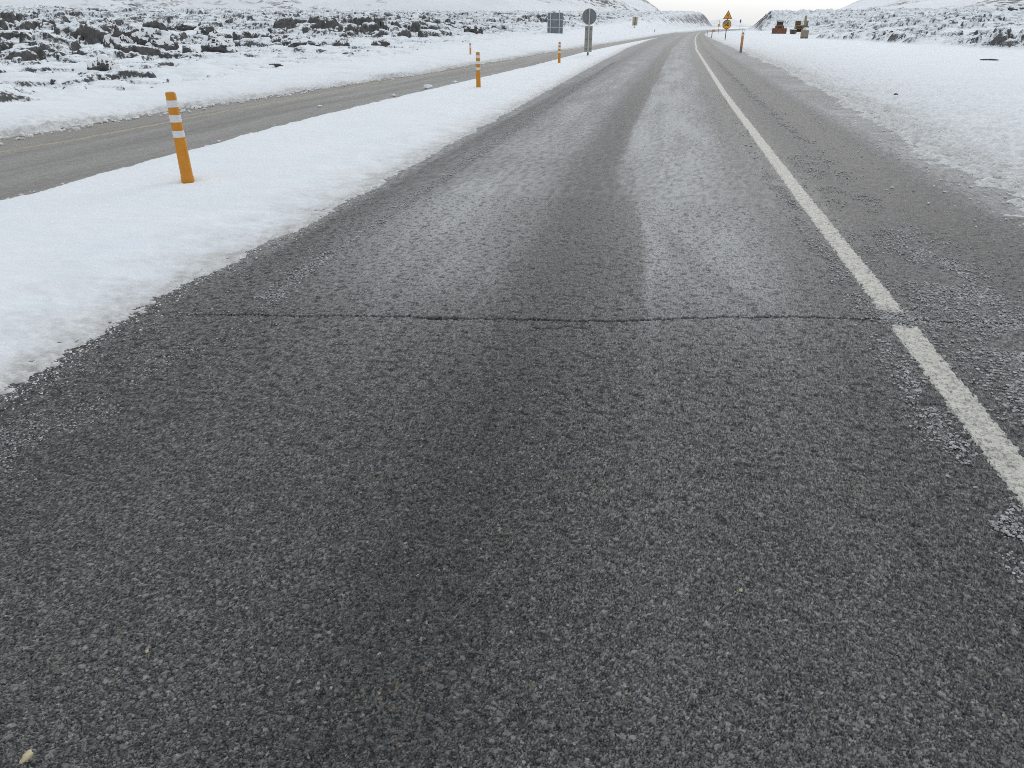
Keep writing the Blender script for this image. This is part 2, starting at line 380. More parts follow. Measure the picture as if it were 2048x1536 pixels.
def asphalt_height(x, y, near=True):
    h = 0.0026 * fbm(x * 5, y * 5, 3, 5) + 0.0024 * perlin(x * 22, y * 22, 9)
    if near:
        wx = x + 0.0022 * perlin(x * 110, y * 110, 3); wy = y + 0.0022 * perlin(x * 110, y * 110, 4)
        f1, f2, idr, ox, oy = worley(wx / 0.0074, wy / 0.0074, 11, 1.0)
        plate = sst(0.02, 0.40, f2 - f1)
        tilt = (np.mod(idr * 3.31, 1) - 0.5) * ox * 1.2 + (np.mod(idr * 7.13, 1) - 0.5) * oy * 1.9
        hs = plate * (0.10 + 0.90 * np.mod(idr * 13.7, 1)) + tilt * plate
        st = plate * (0.22 + 0.78 * np.mod(idr * 31.1, 1) ** 1.8)
        # bigger stones set between the small ones, and open gaps, their shade also painted dark
        g1, g2, jd, px, py = worley(wx / 0.0165 + 3.7, wy / 0.0165 + 1.9, 15, 1.0)
        big = sst(0.06, 0.30, g2 - g1) * (jd < 0.14)
        hs = np.maximum(hs, big * (0.7 + 0.4 * np.mod(jd * 17.3, 1)) + big * (px * (np.mod(jd * 5.1, 1) - 0.5) + py * (np.mod(jd * 9.7, 1) - 0.5)))
        st = np.where(big > 0.5, big * (0.22 + 0.55 * np.mod(jd * 23.9, 1)), st)
        gap = np.clip(-0.14 + 1.1 * perlin(x * 17 + 5, y * 25, 19) + 0.9 * perlin(x * 48, y * 62, 20), 0, 1)
        amp = 0.0050 * (1 - 0.95 * np.clip((y - 3.4) / 3.8, 0, 1))
        h = h + (hs - 0.9 * gap * (0.4 + 0.6 * sst(1.3, 3.0, y))) * amp
        st = st * 1.12
        k = 0.80 * sst(1.8, 7.0, y); st = st * (1 - k) + k * (0.10 + 0.48 + 0.45 * (st - 0.35))  # stones paler with distance: low-angle sky sheen put into their colour
        st = st * (1 - 0.85 * sst(0.03, 0.38, gap) * (0.25 + 0.75 * sst(1.3, 3.5, y)))  # shade inside the gaps, darkened into the stone colour
        return h, st
    return h, None
def frost_profile(x, y):
    """dry salt and frost film across the lane, worn away by tyres that drift to the right near the crack"""
    wob = 0.07 * perlin(x * 0.0 + 3.3, y * 0.15, 41) + 0.03 * perlin(x * 1.5, y * 0.3, 43)
    near = 1 - sst(5.2, 9.8, y)
    t = x + wob - 0.40 * near * np.exp(-((x + 0.05) / 0.55) ** 2)
    xs = [-3.2, -2.86, -2.72, -2.45, -2.30, -1.9, -1.35, -1.05, -0.86, -0.55, -0.42, -0.34, 0.40, 0.80, 1.05, 1.3, 1.7, 1.95, 2.1, 2.3, 2.7, 3.1, 3.5, 4.2, 6]
    vs = [0.70, 0.55, 0.08, 0.22, 0.50, 0.80, 0.78, 0.48, 0.08, 0.02, 0.10, 0.98, 1.02, 0.82, 0.22, 0.06, 0.03, 0.08, 0.42, 0.08, 0.06, 0.40, 0.80, 0.95, 0.95]
    f = ip(t, xs, vs) + 0.16 * sst(2.2, 4.5, y) * (1 - 0.85 * sst(6.0, 9.5, y)) * (1 - sst(1.1, 1.5, x)) * sst(-2.7, -2.4, x)
    f = f * (0.90 + 0.18 * fbm(x * 5, y * 0.10, 3, 45)) + 0.05 * perlin(x * 15, y * 0.12, 46) * sst(4, 9, y)
    for ys_, xs_, wd, k in (([3.6, 4.3, 5.0, 6.5, 9.3, 13], [0.95, 0.68, 0.38, 0.02, -0.40, -0.55], 0.09, 0.30), ([3.8, 5.0, 6.6, 10, 16], [0.40, 0.22, 0.12, 0.05, 0.02], 0.06, 0.14),
                            ([3.0, 4.5, 7, 12, 30], [1.02, 0.90, 0.74, 0.70, 0.72], 0.10, 0.18), ([2.0, 4, 7, 14], [-1.15, -1.25, -1.42, -1.5], 0.10, 0.14)):
        f = f * (1 - k * np.exp(-((x - ip(y, ys_, xs_)) / wd) ** 2) * (1 - sst(ys_[-1] * 0.8, ys_[-1] * 1.6, y)))
    near = 1 - sst(3.2, 5.2, y)                       # nearer than the crack only broad, faint differences are left
    f = f * (1 - near) + near * (0.30 + 0.25 * f)
    return np.clip(f, 0, 1.1)
def relief(y): return 0.85 * (1 - sst(8, 90, y)) + 0.02
def build_main_road():
    # near part: the aggregate is modelled
    xs = np.concatenate([np.arange(-3.6, -3.05, 0.02), np.arange(-3.05, 1.75, 0.0028), np.arange(1.75, 4.6, 0.008)])
    ys = [0.72]
    while ys[-1] < 7.2: ys.append(ys[-1] + max(0.0024, 0.0029 * ys[-1] ** 1.15))
    ys = np.array(ys)
    X, Y = np.meshgrid(xs, ys); x = X.ravel(); y = Y.ravel()
    h, st = asphalt_height(x, y)
    yc = ip(x, CRX, CRY) + 0.012 * perlin(x * 11, x * 0 + .5, 71) + 0.016 * perlin(x * 2.4, x * 0 + .5, 72) + 0.012 * perlin(x * 37, x * 0 + .5, 75)
    wid = np.clip(0.0035 + 0.014 * np.exp(-((x + 1.15) / 0.10) ** 2) + 0.004 * perlin(x * 3, x * 0 + 5.5, 73) + 0.003 * perlin(x * 20, x * 0 + 5.5, 76), 0.001, 0.03) * (1 - 0.6 * sst(1.2, 1.9, x)) + 0.0048
    d = np.abs(y - yc); ck = (1 - sst(wid * 0.6, wid * 1.3, d)) * (1 - 0.8 * sst(1.7, 2.4, x)) * sst(-2.85, -2.45, x)
    y2 = 3.73 + 0.20 * (x + 0.7) - 0.12 * (x + 0.45) ** 2 + 0.05 * perlin(x * 6, x * 0 + .5, 74) + 0.02 * perlin(x * 25, x * 0 + .5, 77); m2 = sst(-0.72, -0.55, x) * (1 - sst(-0.25, -0.05, x))
    ck2 = (1 - sst(0.003, 0.010, np.abs(y - y2))) * m2 * np.clip(0.35 + 0.9 * perlin(x * 9, x * 0 + .5, 78), 0, 0.7)
    ck = np.maximum(ck, ck2)
    h = h - 0.030 * ck
    # the second, unbroken sheet near the crack is worn smoother
    fr = frost_profile(x, y) * (0.20 + 0.80 * sst(1.8, 5.6, y))  # frost thins towards the camera; weaker sheen at steep view painted in too
    fr = fr * (0.85 + 0.3 * fbm(x * 1.6, y * 0.35, 3, 21))
    st = 1.06 * st * (1 - 0.44 * np.exp(-((x + 0.62 + 0.06 * perlin(x * 0, y * 0.5, 47)) / 0.34) ** 2) - 0.12 * np.exp(-((x - 1.15) / 0.22) ** 2))
    st = st * (1 - ck) * (1 - 0.55 * sst(1.55, 1.9, x) * sst(3, 7, y)); fr = np.clip(fr, 0, 1) * (1 - ck)
    du = 0.16 * sst(2.0, 3.0, x) * (1 - sst(3.5, 6, y)) * (0.5 + fbm(x * 2, y * 0.6, 3, 88))
    V1 = np.stack([x, y, h], 1); F1 = grid_faces(len(ys), len(xs))
    # far part and the strip behind the camera
    xs2 = np.concatenate([np.arange(-3.6, 5.0, 0.03)])
    Vs = [V1]; Fs = [F1]; A = [(st, fr, du)]; off = len(V1)
    for ya, yb, ratio in ((ys[-1], 1000.0, 0.009), (-12.0, ys[0], None)):
        if ratio:
            yy = [ya]
            while yy[-1] < yb: yy.append(yy[-1] * (1 + ratio))
            yy = np.array(yy)
        else: yy = np.linspace(ya, yb, 60)
        U, Y = np.meshgrid(xs2, yy); u = U.ravel(); y = Y.ravel()
        sh = x_line(y) - 1.5 if ratio else 0 * y
        sh = sh * sst(7.2, 30, y)
        lw = np.where(u < -2.0, x_medR(np.maximum(y, 0)) + 3.0 - sh, 0) * sst(40, 110, y)
        x = u + sh + np.where(u < -2.0, lw * np.clip((-2.0 - u) / 1.0, 0, 1.6), 0)
        x = np.where(u > 3.5, np.maximum(x, x_bank(y) + 0.4 + (u - 3.5)), x)
        h, _ = asphalt_height(u, y, False)
        h = h * (1 - sst(20, 60, y))
        st = np.clip(0.50 + (0.32 * perlin(u * 16, y * 6, 61) + 0.35 * perlin(u * 36, y * 12, 62)) * (1.1 - 0.9 * sst(10, 45, y)), 0, 1)
        fr = frost_profile(u, y) * (0.20 + 0.80 * sst(1.8, 5.6, y)) * (0.85 + 0.3 * fbm(u * 1.6, y * 0.35, 3, 21)) * (1.0 + 0.60 * sst(7.3, 13, y) - 0.35 * sst(14, 70, y))
        du = 0 * u; st = st * (1 - 0.34 * sst(7.4, 16, y)) * (1 - 0.34 * np.exp(-((u + 0.62) / 0.32) ** 2)); st = st * (1 - 0.62 * sst(1.55, 1.9, u) * (1 - sst(2.9, 3.4, u)))
        Vs.append(np.stack([x, y, h - 0.001], 1)); Fs.append(grid_faces(len(yy), len(xs2), off)); A.append((st, np.clip(fr, 0, 1.5), du)); off += len(x)
    at = [np.concatenate([a[k] for a in A]) for k in range(3)]
    return mesh_np('road', np.concatenate(Vs), np.concatenate(Fs), M_ASPH, {'stone': at[0], 'frost': at[1], 'dust': np.clip(at[2], 0, 1), 'relief': relief(np.concatenate(Vs)[:, 1])}, smooth=False)
tag(build_main_road(), 'dark coarse asphalt lane with a transverse crack, running to the pass', None, None, 'structure')

def build_side_road():
    yy = [1.0]
    while yy[-1] < 260: yy.append(yy[-1] * 1.006 + 0.01)
    yy = np.array(yy); ts = np.linspace(0, 1, 170)
    T, Y = np.meshgrid(ts, yy); t = T.ravel(); y = Y.ravel()
    a = x_far(y) - 0.7; b_ = x_medL(np.minimum(y, 150)) + 0.35; b_ = np.where(y > 120, np.maximum(b_, x_line(y) - 4.0), b_)
    x = a + (b_ - a) * t
    d = (x - x_far(y))            # from the far snowbank
    h = 0.006 * fbm(x * 2, y * 2, 3, 5) * (1 - sst(20, 50, y)) - 0.003
    st = np.clip(0.5 + 0.25 * perlin(x * 30, y * 12, 61) + 0.2 * perlin(x * 60, y * 25, 62), 0, 1)
    trk = ip(d + 0.05 * perlin(x * 0, y * 0.3, 3), [0, 0.6, 1.0, 1.3, 1.55, 1.75, 2.0, 2.35, 2.6, 2.9, 3.3, 3.9, 4.6], [0.85, 0.75, 0.62, 0.52, 0.38, 0.55, 0.46, 0.34, 0.56, 0.54, 0.46, 0.42, 0.4])
    fr = trk * 1.5 * (0.85 + 0.4 * fbm(x * 2.5, y * 0.12, 3, 31)) + 0.22 * perlin(d * 7, y * 0.05, 33) * 0.6
    du = np.clip(0.50 + 0.45 * (1 - sst(0.0, 1.6, d)) + 0.2 * perlin(x * 2, y * 0.15, 35), 0, 0.9)
    return mesh_np('side_road', np.stack([x, y, h], 1), grid_faces(len(yy), len(ts)), M_ASPH, {'stone': st, 'frost': np.clip(fr, 0, 1), 'dust': du, 'relief': relief(y)})
tag(build_side_road(), None, None, None, 'structure')

def build_line(name, xf, width, ylo, yhi, gap, m, near_h):
    yy = [ylo]
    while yy[-1] < yhi: yy.append(yy[-1] + max(0.006, 0.005 * yy[-1]))
    yy = np.array(yy); us = np.linspace(-1, 1, 41)
    U, Y = np.meshgrid(us, yy); u = U.ravel(); y = Y.ravel()
    x = xf(y) + u * width / 2
    if near_h:
        h1, _ = asphalt_height(x, y); h1 = h1 * (1 - sst(20, 60, y))
    else: h1 = 0.006 * fbm(x * 2, y * 2, 3, 5) * (1 - sst(20, 50, y)) - 0.003
    edge = (1 - np.abs(u)) * 0.5 * width
    z = h1 + 0.0045 + np.minimum(0, edge * 0.5 - 0.0085 + 0.011 * fbm(x * 45, y * 22, 3, 91)) 
    if gap: z = z - 0.012 * (sst(gap[0] - 0.03, gap[0] + 0.03, y + 0.04 * perlin(x * 20, y * 8, 7)) * (1 - sst(gap[1] - 0.03, gap[1] + 0.03, y + 0.04 * perlin(x * 20, y * 8, 8))))
    z = np.maximum(z, h1 - 0.008) + 0.002 * sst(30, 80, y)
    return tag(mesh_np(name, np.stack([x, y, z], 1), grid_faces(len(yy), len(us)), m), None, None, None, 'structure')
build_line('edge_line', x_line, 0.165, 1.2, 420, (4.20, 4.42), M_LINE, True)
build_line('yellow_edge_line', lambda y: x_far(y) + ip(y, [0, 8.7, 10.2, 15, 19, 23, 60], [1.1, 1.1, 1.24, 1.15, 0.82, 0.6, 0.5]), 0.11, 6, 90, None, M_YLINE, False)

# ------------------------------------------------------------------ snow: median strip, ground sheet
def build_median():
    yy = [0.2]
    while yy[-1] < 130: yy.append(yy[-1] + max(0.012, 0.0042 * yy[-1]))
    yy = np.array(yy)
    ts = np.concatenate([np.linspace(-0.03, 0.10, 30)[:-1], np.linspace(0.10, 0.78, 75)[:-1], np.linspace(0.78, 1.06, 90)])
    T, Y = np.meshgrid(ts, yy); t = T.ravel(); y = Y.ravel()
    a = x_medL(y); b_ = np.maximum(x_medR(y), a + 0.02); x = a + (b_ - a) * t
    dr = (b_ - x) + 0.06 * fbm(x * 1.3, y * 1.3, 3, 51) + 0.035 * fbm(x * 13, y * 13, 3, 52)
    dl = (x - a) + 0.06 * fbm(x * 1.5, y * 1.5, 3, 53) + 0.02 * perlin(x * 12, y * 12, 54)
    wd = sst(0.1, 1.5, b_ - a)
    h = -0.02 + 0.026 * sst(-0.04, 0.05, dr) + 0.055 * sst(0.03, 0.95, dr)
    h = np.minimum(h, -0.02 + 0.09 * sst(-0.02, 0.10, dl))
    edge = np.exp(-np.clip(dr, 0, 9) / 0.30)
    f1, f2, idr, ox, oy = worley(x / 0.05, y / 0.05, 55)
    fade = 1 - sst(12, 40, y)
    h = h + (0.014 * edge * (0.6 - f1) * 1.6 + 0.012 * edge * fbm(x * 9, y * 9, 3, 56)) * fade * sst(-0.08, 0.02, dr)
    h = h + (0.010 * fbm(x * 0.9, y * 0.9, 3, 57) + 0.0045 * fbm(x * 7, y * 7, 4, 58)) * sst(0.0, 0.3, np.minimum(dr, dl)) * wd
    # a hollow melted round the first bollard
    h = h - 0.035 * np.exp(-(((x + 5.0) ** 2 + (y - 7.12) ** 2) / 0.02)) 
    dirt = np.clip(1.2 * np.exp(-np.clip(dr, 0, 9) / 0.22) + 0.55 * np.exp(-np.clip(dr, 0, 9) / 0.6) * np.clip(0.5 + fbm(x * 3, y * 3, 3, 59), 0, 1) + 0.22 * np.exp(-np.clip(dl, 0, 9) / 0.12), 0, 1)
    return mesh_np('median_snow', np.stack([x, y, h], 1), grid_faces(len(yy), len(ts)), M_SNOW, {'dirt': dirt})
tag(build_median(), None, None, None, 'structure')

def build_ground():
    g = np.concatenate([np.linspace(-9000, -700, 12), np.linspace(-600, 600, 25), np.linspace(700, 9000, 12)])
    X, Y = np.meshgrid(g, g)
    return mesh_np('ground', np.stack([X.ravel(), Y.ravel(), X.ravel() * 0 - 0.14], 1), grid_faces(len(g), len(g)), M_SNOW, {'dirt': X.ravel() * 0})
tag(build_ground(), None, None, None, 'structure')

# ------------------------------------------------------------------ lava fields on both sides
def macro_left(x, y):
    r = np.hypot(x, y); az = np.degrees(np.arctan2(x, y))
    RR = ip(az, [-60, -45, -20, 0, 2.5, 6], [180, 230, 320, 520, 640, 650])
    s = np.clip((r - 20) / (RR - 20), 0, 1.0)
    d = x_far(y) - x
    z = (1.55 + 0.0157 * RR) * s ** 1.25
    z = z * sst(0, 1, d / (0.022 * r + 4)) * (1 - sst(2.3, 3.7, az))
    return z - 0.02 * np.clip(r - RR, 0, 400) * 0.3, r, az, d, RR, s
def macro_right(x, y):
    r = np.hypot(x, y); az = np.degrees(np.arctan2(x, y))
    r0 = ip(az, [4, 5.2, 6.5, 8.4, 8.9, 9.6, 12, 16.7, 22.3, 40], [560, 480, 330, 285, 275, 122, 106, 79, 70, 55])
    RR = ip(az, [4, 5, 7, 12, 20, 40], [600, 560, 420, 340, 260, 200])
    rz = ip(az, [4, 5.2, 6.5, 8.4, 9.4, 11, 14, 18, 24, 40], [560, 480, 330, 285, 272, 225, 140, 90, 70, 55])
    s = np.clip((r - rz) / (RR - rz), 0, 1)
    z = (1.55 + 0.0157 * RR) * s ** 1.1 * sst(5.3, 7.2, az)
    return z - 0.006 * np.clip(r - RR, 0, 400), r, az, x - x_bank(y), RR, (r - r0)
def rocks(x, y, cell, s, dens, warp=0.45):
    wx = x / cell + warp * perlin(x / cell * 1.7, y / cell * 1.7, s + 5) + 0.13 * perlin(x / cell * 4.1, y / cell * 4.1, s + 7)
    wy = y / cell + warp * perlin(x / cell * 1.7, y / cell * 1.7, s + 6) + 0.13 * perlin(x / cell * 4.1, y / cell * 4.1, s + 8)
    f1, f2, idr, ox, oy = worley(wx, wy, s, 0.8)
    on = idr < dens; rad = 0.28 + 0.30 * np.mod(idr * 97.3, 1)
    dome = np.sqrt(np.clip(1 - (f1 / rad) ** 2, 0, 1)) * (0.45 + 0.55 * np.mod(idr * 57.1, 1))
    return np.where(on, dome * (1 + 0.7 * oy), 0) * cell
def polar(az0, az1, na, r0, r1, ratio):
    az = np.radians(np.linspace(az0, az1, na)); rr = [r0]
    while rr[-1] < r1: rr.append(rr[-1] * (1 + ratio))
    rr = np.array(rr); A, RR = np.meshgrid(az, rr)
    return (RR * np.sin(A)).ravel(), (RR * np.cos(A)).ravel(), len(rr), na
def lava_layers(x, y, zone, sd):
    low = fbm(x / 16, y / 16, 3, sd + 1)
    patch = np.clip(0.55 + 0.9 * low, 0, 1)
    a = rocks(x, y, 2.1, sd + 10, 0.46) * 0.66 * np.clip(patch * 1.25 - 0.1, 0, 1.1)
    b = rocks(x, y, 1.05, sd + 20, 0.46) * 0.74 * np.clip(patch + 0.2, 0, 1)
    c = rocks(x, y, 0.6, sd + 30, 0.38) * 0.70 * np.clip(patch + 0.2, 0, 1)
    base = 0.16 * fbm(x / 3.0, y / 3.0, 3, sd + 3) + 0.05 * fbm(x * 1.4, y * 1.4, 3, sd + 4)
    e = rocks(x, y, 4.2, sd + 40, 0.70) * 0.42 * np.clip(patch + 0.3, 0, 1) * sst(90, 190, np.hypot(x, y))
    rk = np.maximum(np.maximum(np.maximum(a, b), c), e) + 0.07 * np.abs(fbm(x * 1.1, y * 1.1, 4, sd + 6)) * patch
    return low, patch, rk, base
def build_lava_left():
    x, y, nr, na = polar(-56, 4.2, 1200, 10.5, 760, 0.0027)
    z, r, az, d, RR, s = macro_left(x, y)
    dn = d + 0.35 * fbm(x * 0.5, y * 0.5, 3, 131) + 0.10 * perlin(x * 5, y * 5, 132)
    bank = -0.10 + 0.135 * sst(-0.15, 0.12, dn) + 0.09 * sst(0.1, 1.2, dn)
    e = np.exp(-np.clip(dn, 0, 99) / 0.6)
    f1 = worley(x / 0.14, y / 0.14, 133)[0]
    bank = bank + sst(-0.1, 0.1, dn) * (0.07 * e * (0.7 - f1) + 0.04 * e * fbm(x * 5, y * 5, 3, 134) + 0.03 * fbm(x * 0.8, y * 0.8, 3, 135)) * (1 - sst(60, 140, r))
    low, patch, rk, base = lava_layers(x, y, d, 200)
    d0 = 2.0 + 0.035 * np.clip(y, 0, 120)
    zone = sst(0, 1, (d - d0 + 1.2 * low) / (2.0 + 0.10 * d0))
    amp = zone * (0.35 + 0.65 * sst(8, 20, d)) * (1 - 0.25 * sst(0.35, 0.9, s)) * (1 - sst(1.8, 3.2, az))
    lift = rk * amp
    thr = 0.03 + 0.12 * np.clip(0.4 - low, 0, 1.2)
    snow = thr * 0.8 * amp + base * (0.4 + 0.6 * zone)
    top = np.maximum(lift, snow)
    rockm = sst(0.0, 0.06, lift - snow) * (d > 1)
    zz = z + bank + top
    dirt = np.clip(1.1 * np.exp(-np.clip(dn, 0, 99) / 0.25) + 0.4 * np.exp(-np.clip(dn, 0, 99) / 1.2), 0, 1)
    speck = zone * sst(45, 110, r) * (1 - sst(3.0, 3.6, az)) * np.clip(0.75 + 0.5 * fbm(x / 30, y / 30, 2, 9), 0, 1)
    return mesh_np('lava_field', np.stack([x, y, zz], 1), grid_faces(nr, na), M_LAVA, {'rock': rockm, 'dirt': dirt, 'speck': speck})
tag(build_lava_left(), None, None, None, 'structure')
def build_lava_right():
    x, y, nr, na = polar(2.5, 42, 900, 5.5, 620, 0.0036)
    z, r, az, d, RR, dr0 = macro_right(x, y)
    dn = d + 0.30 * fbm(x * 0.9, y * 0.35, 3, 141) + 0.14 * fbm(x * 6, y * 6, 3, 142)
    bank = -0.10 + 0.103 * sst(-0.7, 0.0, dn) + 0.02 * sst(0.0, 0.6, dn) + 0.05 * sst(0.3, 2.2, dn)
    e = np.exp(-np.clip(dn, 0, 99) / 1.6)
    f1 = worley(x / 0.11, y / 0.11, 143)[0]; f1b = worley(x / 0.26, y / 0.26, 149)[0]
    near = 1 - sst(40, 110, r); e2 = np.exp(-np.clip(dn, 0, 99) / 4.0)
    bank = bank + sst(-0.3, 0.2, dn) * (0.048 * e2 * (0.6 - f1) + 0.040 * e2 * sst(0.3, 1.2, dn) * (0.55 - f1b) + 0.05 * e * fbm(x * 4, y * 4, 4, 144) + 0.02 * fbm(x * 0.7, y * 0.7, 3, 145) + 0.032 * np.exp(-np.clip(dn, 0, 99) / 6) * fbm(x * 6, y * 6, 4, 146)) * near
    low, patch, rk, base = lava_layers(x, y, d, 300)
    zone = sst(-1.0, 3.0, dr0 + 2.5 * low) * (az > 5.2)
    ridge = np.exp(-((dr0 - 9) / 9) ** 2) * sst(9.4, 11.0, az)
    lift = rk * zone * (0.85 - 0.25 * ridge) * sst(5.6, 7.0, az)
    thr = 0.04 + 0.12 * np.clip(0.4 - low, 0, 1.2)
    snow = thr * zone * 0.8 + base * (0.10 + 0.9 * zone) * (0.06 + 0.94 * zone)
    rockm = sst(0.0, 0.06, lift - snow)
    zz = z + bank + np.maximum(lift, snow) + 0.65 * ridge * zone * (0.6 + 0.8 * low)
    dirt = np.clip(1.1 * np.exp(-np.clip(dn, 0, 99) / 0.45) + 0.55 * np.exp(-np.clip(dn, 0, 99) / 5.0), 0, 1) * (0.7 + 0.3 * near)
    speck = sst(4, 40, dr0) * (az > 5.6) * np.clip(0.75 + 0.5 * fbm(x / 30, y / 30, 2, 9), 0, 1)
    return mesh_np('snow_field', np.stack([x, y, zz], 1), grid_faces(nr, na), M_LAVA, {'rock': rockm, 'dirt': dirt, 'speck': speck})
tag(build_lava_right(), None, None, None, 'structure')

# ------------------------------------------------------------------ hills
def build_hill(name, az0, az1, n, r0, r1, nr, elev, rough, sd):
    az = np.linspace(az0, az1, n); rr = np.linspace(r0, r1 * 1.5, nr)
    A, RR = np.meshgrid(az, rr); a = A.ravel(); r = RR.ravel()
    x = r * np.sin(np.radians(a)); y = r * np.cos(np.radians(a))
    pk = elev(a) * r1
    t = np.clip((r - r0) / (r1 - r0), 0, 1); t = t + 0.02 * np.sin(t * 9)
    z = pk * t - np.clip(r - r1, 0, 1e9) * 0.35 * elev(a) * 2
    z = z + rough * fbm(x / 160, y / 160, 5, sd) * np.clip(pk / 60, 0, 1) * sst(0, 0.15, t)
    return tag(mesh_np(name, np.stack([x, y, z - 2], 1), grid_faces(nr, n), M_HILL), None, None, None, 'structure')
build_hill('hill', -75, 0.6, 420, 800, 1700, 130, lambda a: ip(a, [-75, -60, -30, -12, -1.55, -0.05, 0.5], [0.16, 0.19, 0.20, 0.13, 0.0315, 0.0145, 0.0]), 9, 501)
build_hill('hill', 9.2, 70, 380, 800, 1500, 130, lambda a: ip(a, [9.2, 10.4, 12.75, 20, 30, 50, 70], [0.0, 0.0155, 0.0315, 0.07, 0.12, 0.16, 0.14]), 5, 601)
build_hill('distant_hill', 0.5, 8.0, 120, 3000, 4200, 40, lambda a: ip(a, [0.5, 2.2, 3.2, 3.9, 4.6, 5.6, 8.0], [0.0, 0.003, 0.0085, 0.0105, 0.009, 0.003, 0.0]), 4, 701)

def zl(x, y): return float(macro_left(np.array([x]), np.array([y]))[0][0]) + 0.16
def zr(x, y): return float(macro_right(np.array([x]), np.array([y]))[0][0]) + 0.08

# ------------------------------------------------------------------ crumbs (nobody could count them)
def crumbs(name, pts, sizes, m, zf=None, seed=1):
    g = np.random.default_rng(seed)
    bm = bmesh.new(); bmesh.ops.create_icosphere(bm, subdivisions=1, radius=1.0)
    base = np.array([v.co[:] for v in bm.verts]); bm.verts.ensure_lookup_table()
    fc = np.array([[v.index for v in f.verts] for f in bm.faces]); bm.free()
    n = len(pts); k = len(base)
    sc = sizes[:, None] * g.uniform(0.6, 1.3, (n, 3)) * np.array([1, 1, 0.62])
    v = base[None] * (1 + g.uniform(-0.28, 0.28, (n, k, 1))) * sc[:, None, :]
    a = g.uniform(0, 6.28, n); c, s = np.cos(a)[:, None], np.sin(a)[:, None]
    vx = v[..., 0] * c - v[..., 1] * s; vy = v[..., 0] * s + v[..., 1] * c
    z = (0 if zf is None else zf(pts[:, 0], pts[:, 1]))
    V = np.stack([vx + pts[:, :1], vy + pts[:, 1:2], v[..., 2] + (z + sizes * 0.25)[:, None] if zf is not None else v[..., 2] + (sizes * 0.25)[:, None]], -1).reshape(-1, 3)
    Fc = (fc[None] + (np.arange(n) * k)[:, None, None]).reshape(-1, 3)
    return mesh_np(name, V, Fc, m, smooth=False)
def logy(n, a, b): return np.exp(rng.uniform(math.log(a), math.log(b), n))
P_, S_ = [], []
def add(x, y, s): P_.append(np.stack([x, y], 1)); S_.append(s)
def clumpy(x, y, sd, thr=0.0, sc=3.0): return fbm(x * sc, y * sc * 0.6, 3, sd) > thr
def field(n, xf, sdv, ya, yb, smin, smax, sd, thr):
    y = logy(n, ya, yb); x = xf(y) + rng.normal(0, 1, n) * sdv; k = clumpy(x, y, sd, thr)
    s = (smin + (smax - smin) * rng.random(n) ** 3)
    add(x[k], y[k], s[k])
field(5200, lambda y: x_line(y) - 0.17, 0.05, 1.6, 9, 0.003, 0.0095, 11, -0.10)
field(16000, lambda y: x_line(y) + 0.30 + 0.4 * (np.abs(np.sin(y * 91.7)) ** 2), 0.16, 1.9, 6.5, 0.0035, 0.0105, 19, -0.12)
add(1.5 + 0.08 * rng.normal(0, 1, 420), 4.31 + 0.08 * rng.normal(0, 1, 420), 0.003 + 0.006 * rng.random(420))
field(900, lambda y: x_line(y) - 0.17, 0.06, 5, 20, 0.004, 0.013, 12, 0.15)
field(7000, lambda y: x_line(y) + 0.40, 0.20, 1.8, 11, 0.0035, 0.011, 13, 0.05)
field(4500, lambda y: x_line(y) + 0.66, 0.055, 3.0, 40, 0.0045, 0.012, 14, -0.1)
field(1800, lambda y: x_line(y) + 1.2, 0.35, 3.5, 25, 0.003, 0.009, 15, 0.10)
field(5000, lambda y: -2.36 + 0 * y, 0.05, 3.9, 40, 0.004, 0.0115, 16, -0.5)
field(5200, lambda y: -2.40 - 0.06 * (4 - y).clip(0, 3), 0.16, 1.6, 7, 0.0025, 0.0065, 17, 0.0)
field(5200, lambda y: -2.72 + 0 * y, 0.14, 1.6, 22, 0.002, 0.006, 18, -0.1)
PP = np.concatenate(P_); SS = np.concatenate(S_); far = PP[:, 1] > 9; SS = np.where(far, SS * 1.2, SS)
tag(crumbs('ice_crumbs', PP, SS, M_ICE, lambda x, y: 0 * x + 0.002, 3), 'grey crumbs of ice along the road edges', None, None, 'stuff')
P_, S_ = [], []
y = logy(5000, 1.6, 45); add(x_medR(y) + rng.normal(0.0, 0.07, len(y)), y, 0.002 + 0.006 * rng.random(len(y)) ** 3)
y = logy(2500, 5.5, 90); add(x_far(y) + rng.normal(0.12, 0.16, len(y)), y, 0.008 + 0.05 * rng.random(len(y)) ** 4)
y = logy(300, 6, 60); add(x_medL(y) - np.abs(rng.normal(0, 0.12, len(y))), y, 0.006 + 0.03 * rng.random(len(y)) ** 3)
y = logy(9000, 6.3, 60); add(x_bank(y) + rng.normal(0.45, 0.5, len(y)), y, 0.004 + 0.016 * rng.random(len(y)) ** 4)
tag(crumbs('snow_crumbs', np.concatenate(P_), np.concatenate(S_), M_SCRUMB, lambda x, y: 0 * x + 0.004 + 0.02 * (x > x_bank(y) + 0.1) , 4), 'loose snow lumps along the ploughed edges', None, None, 'stuff')

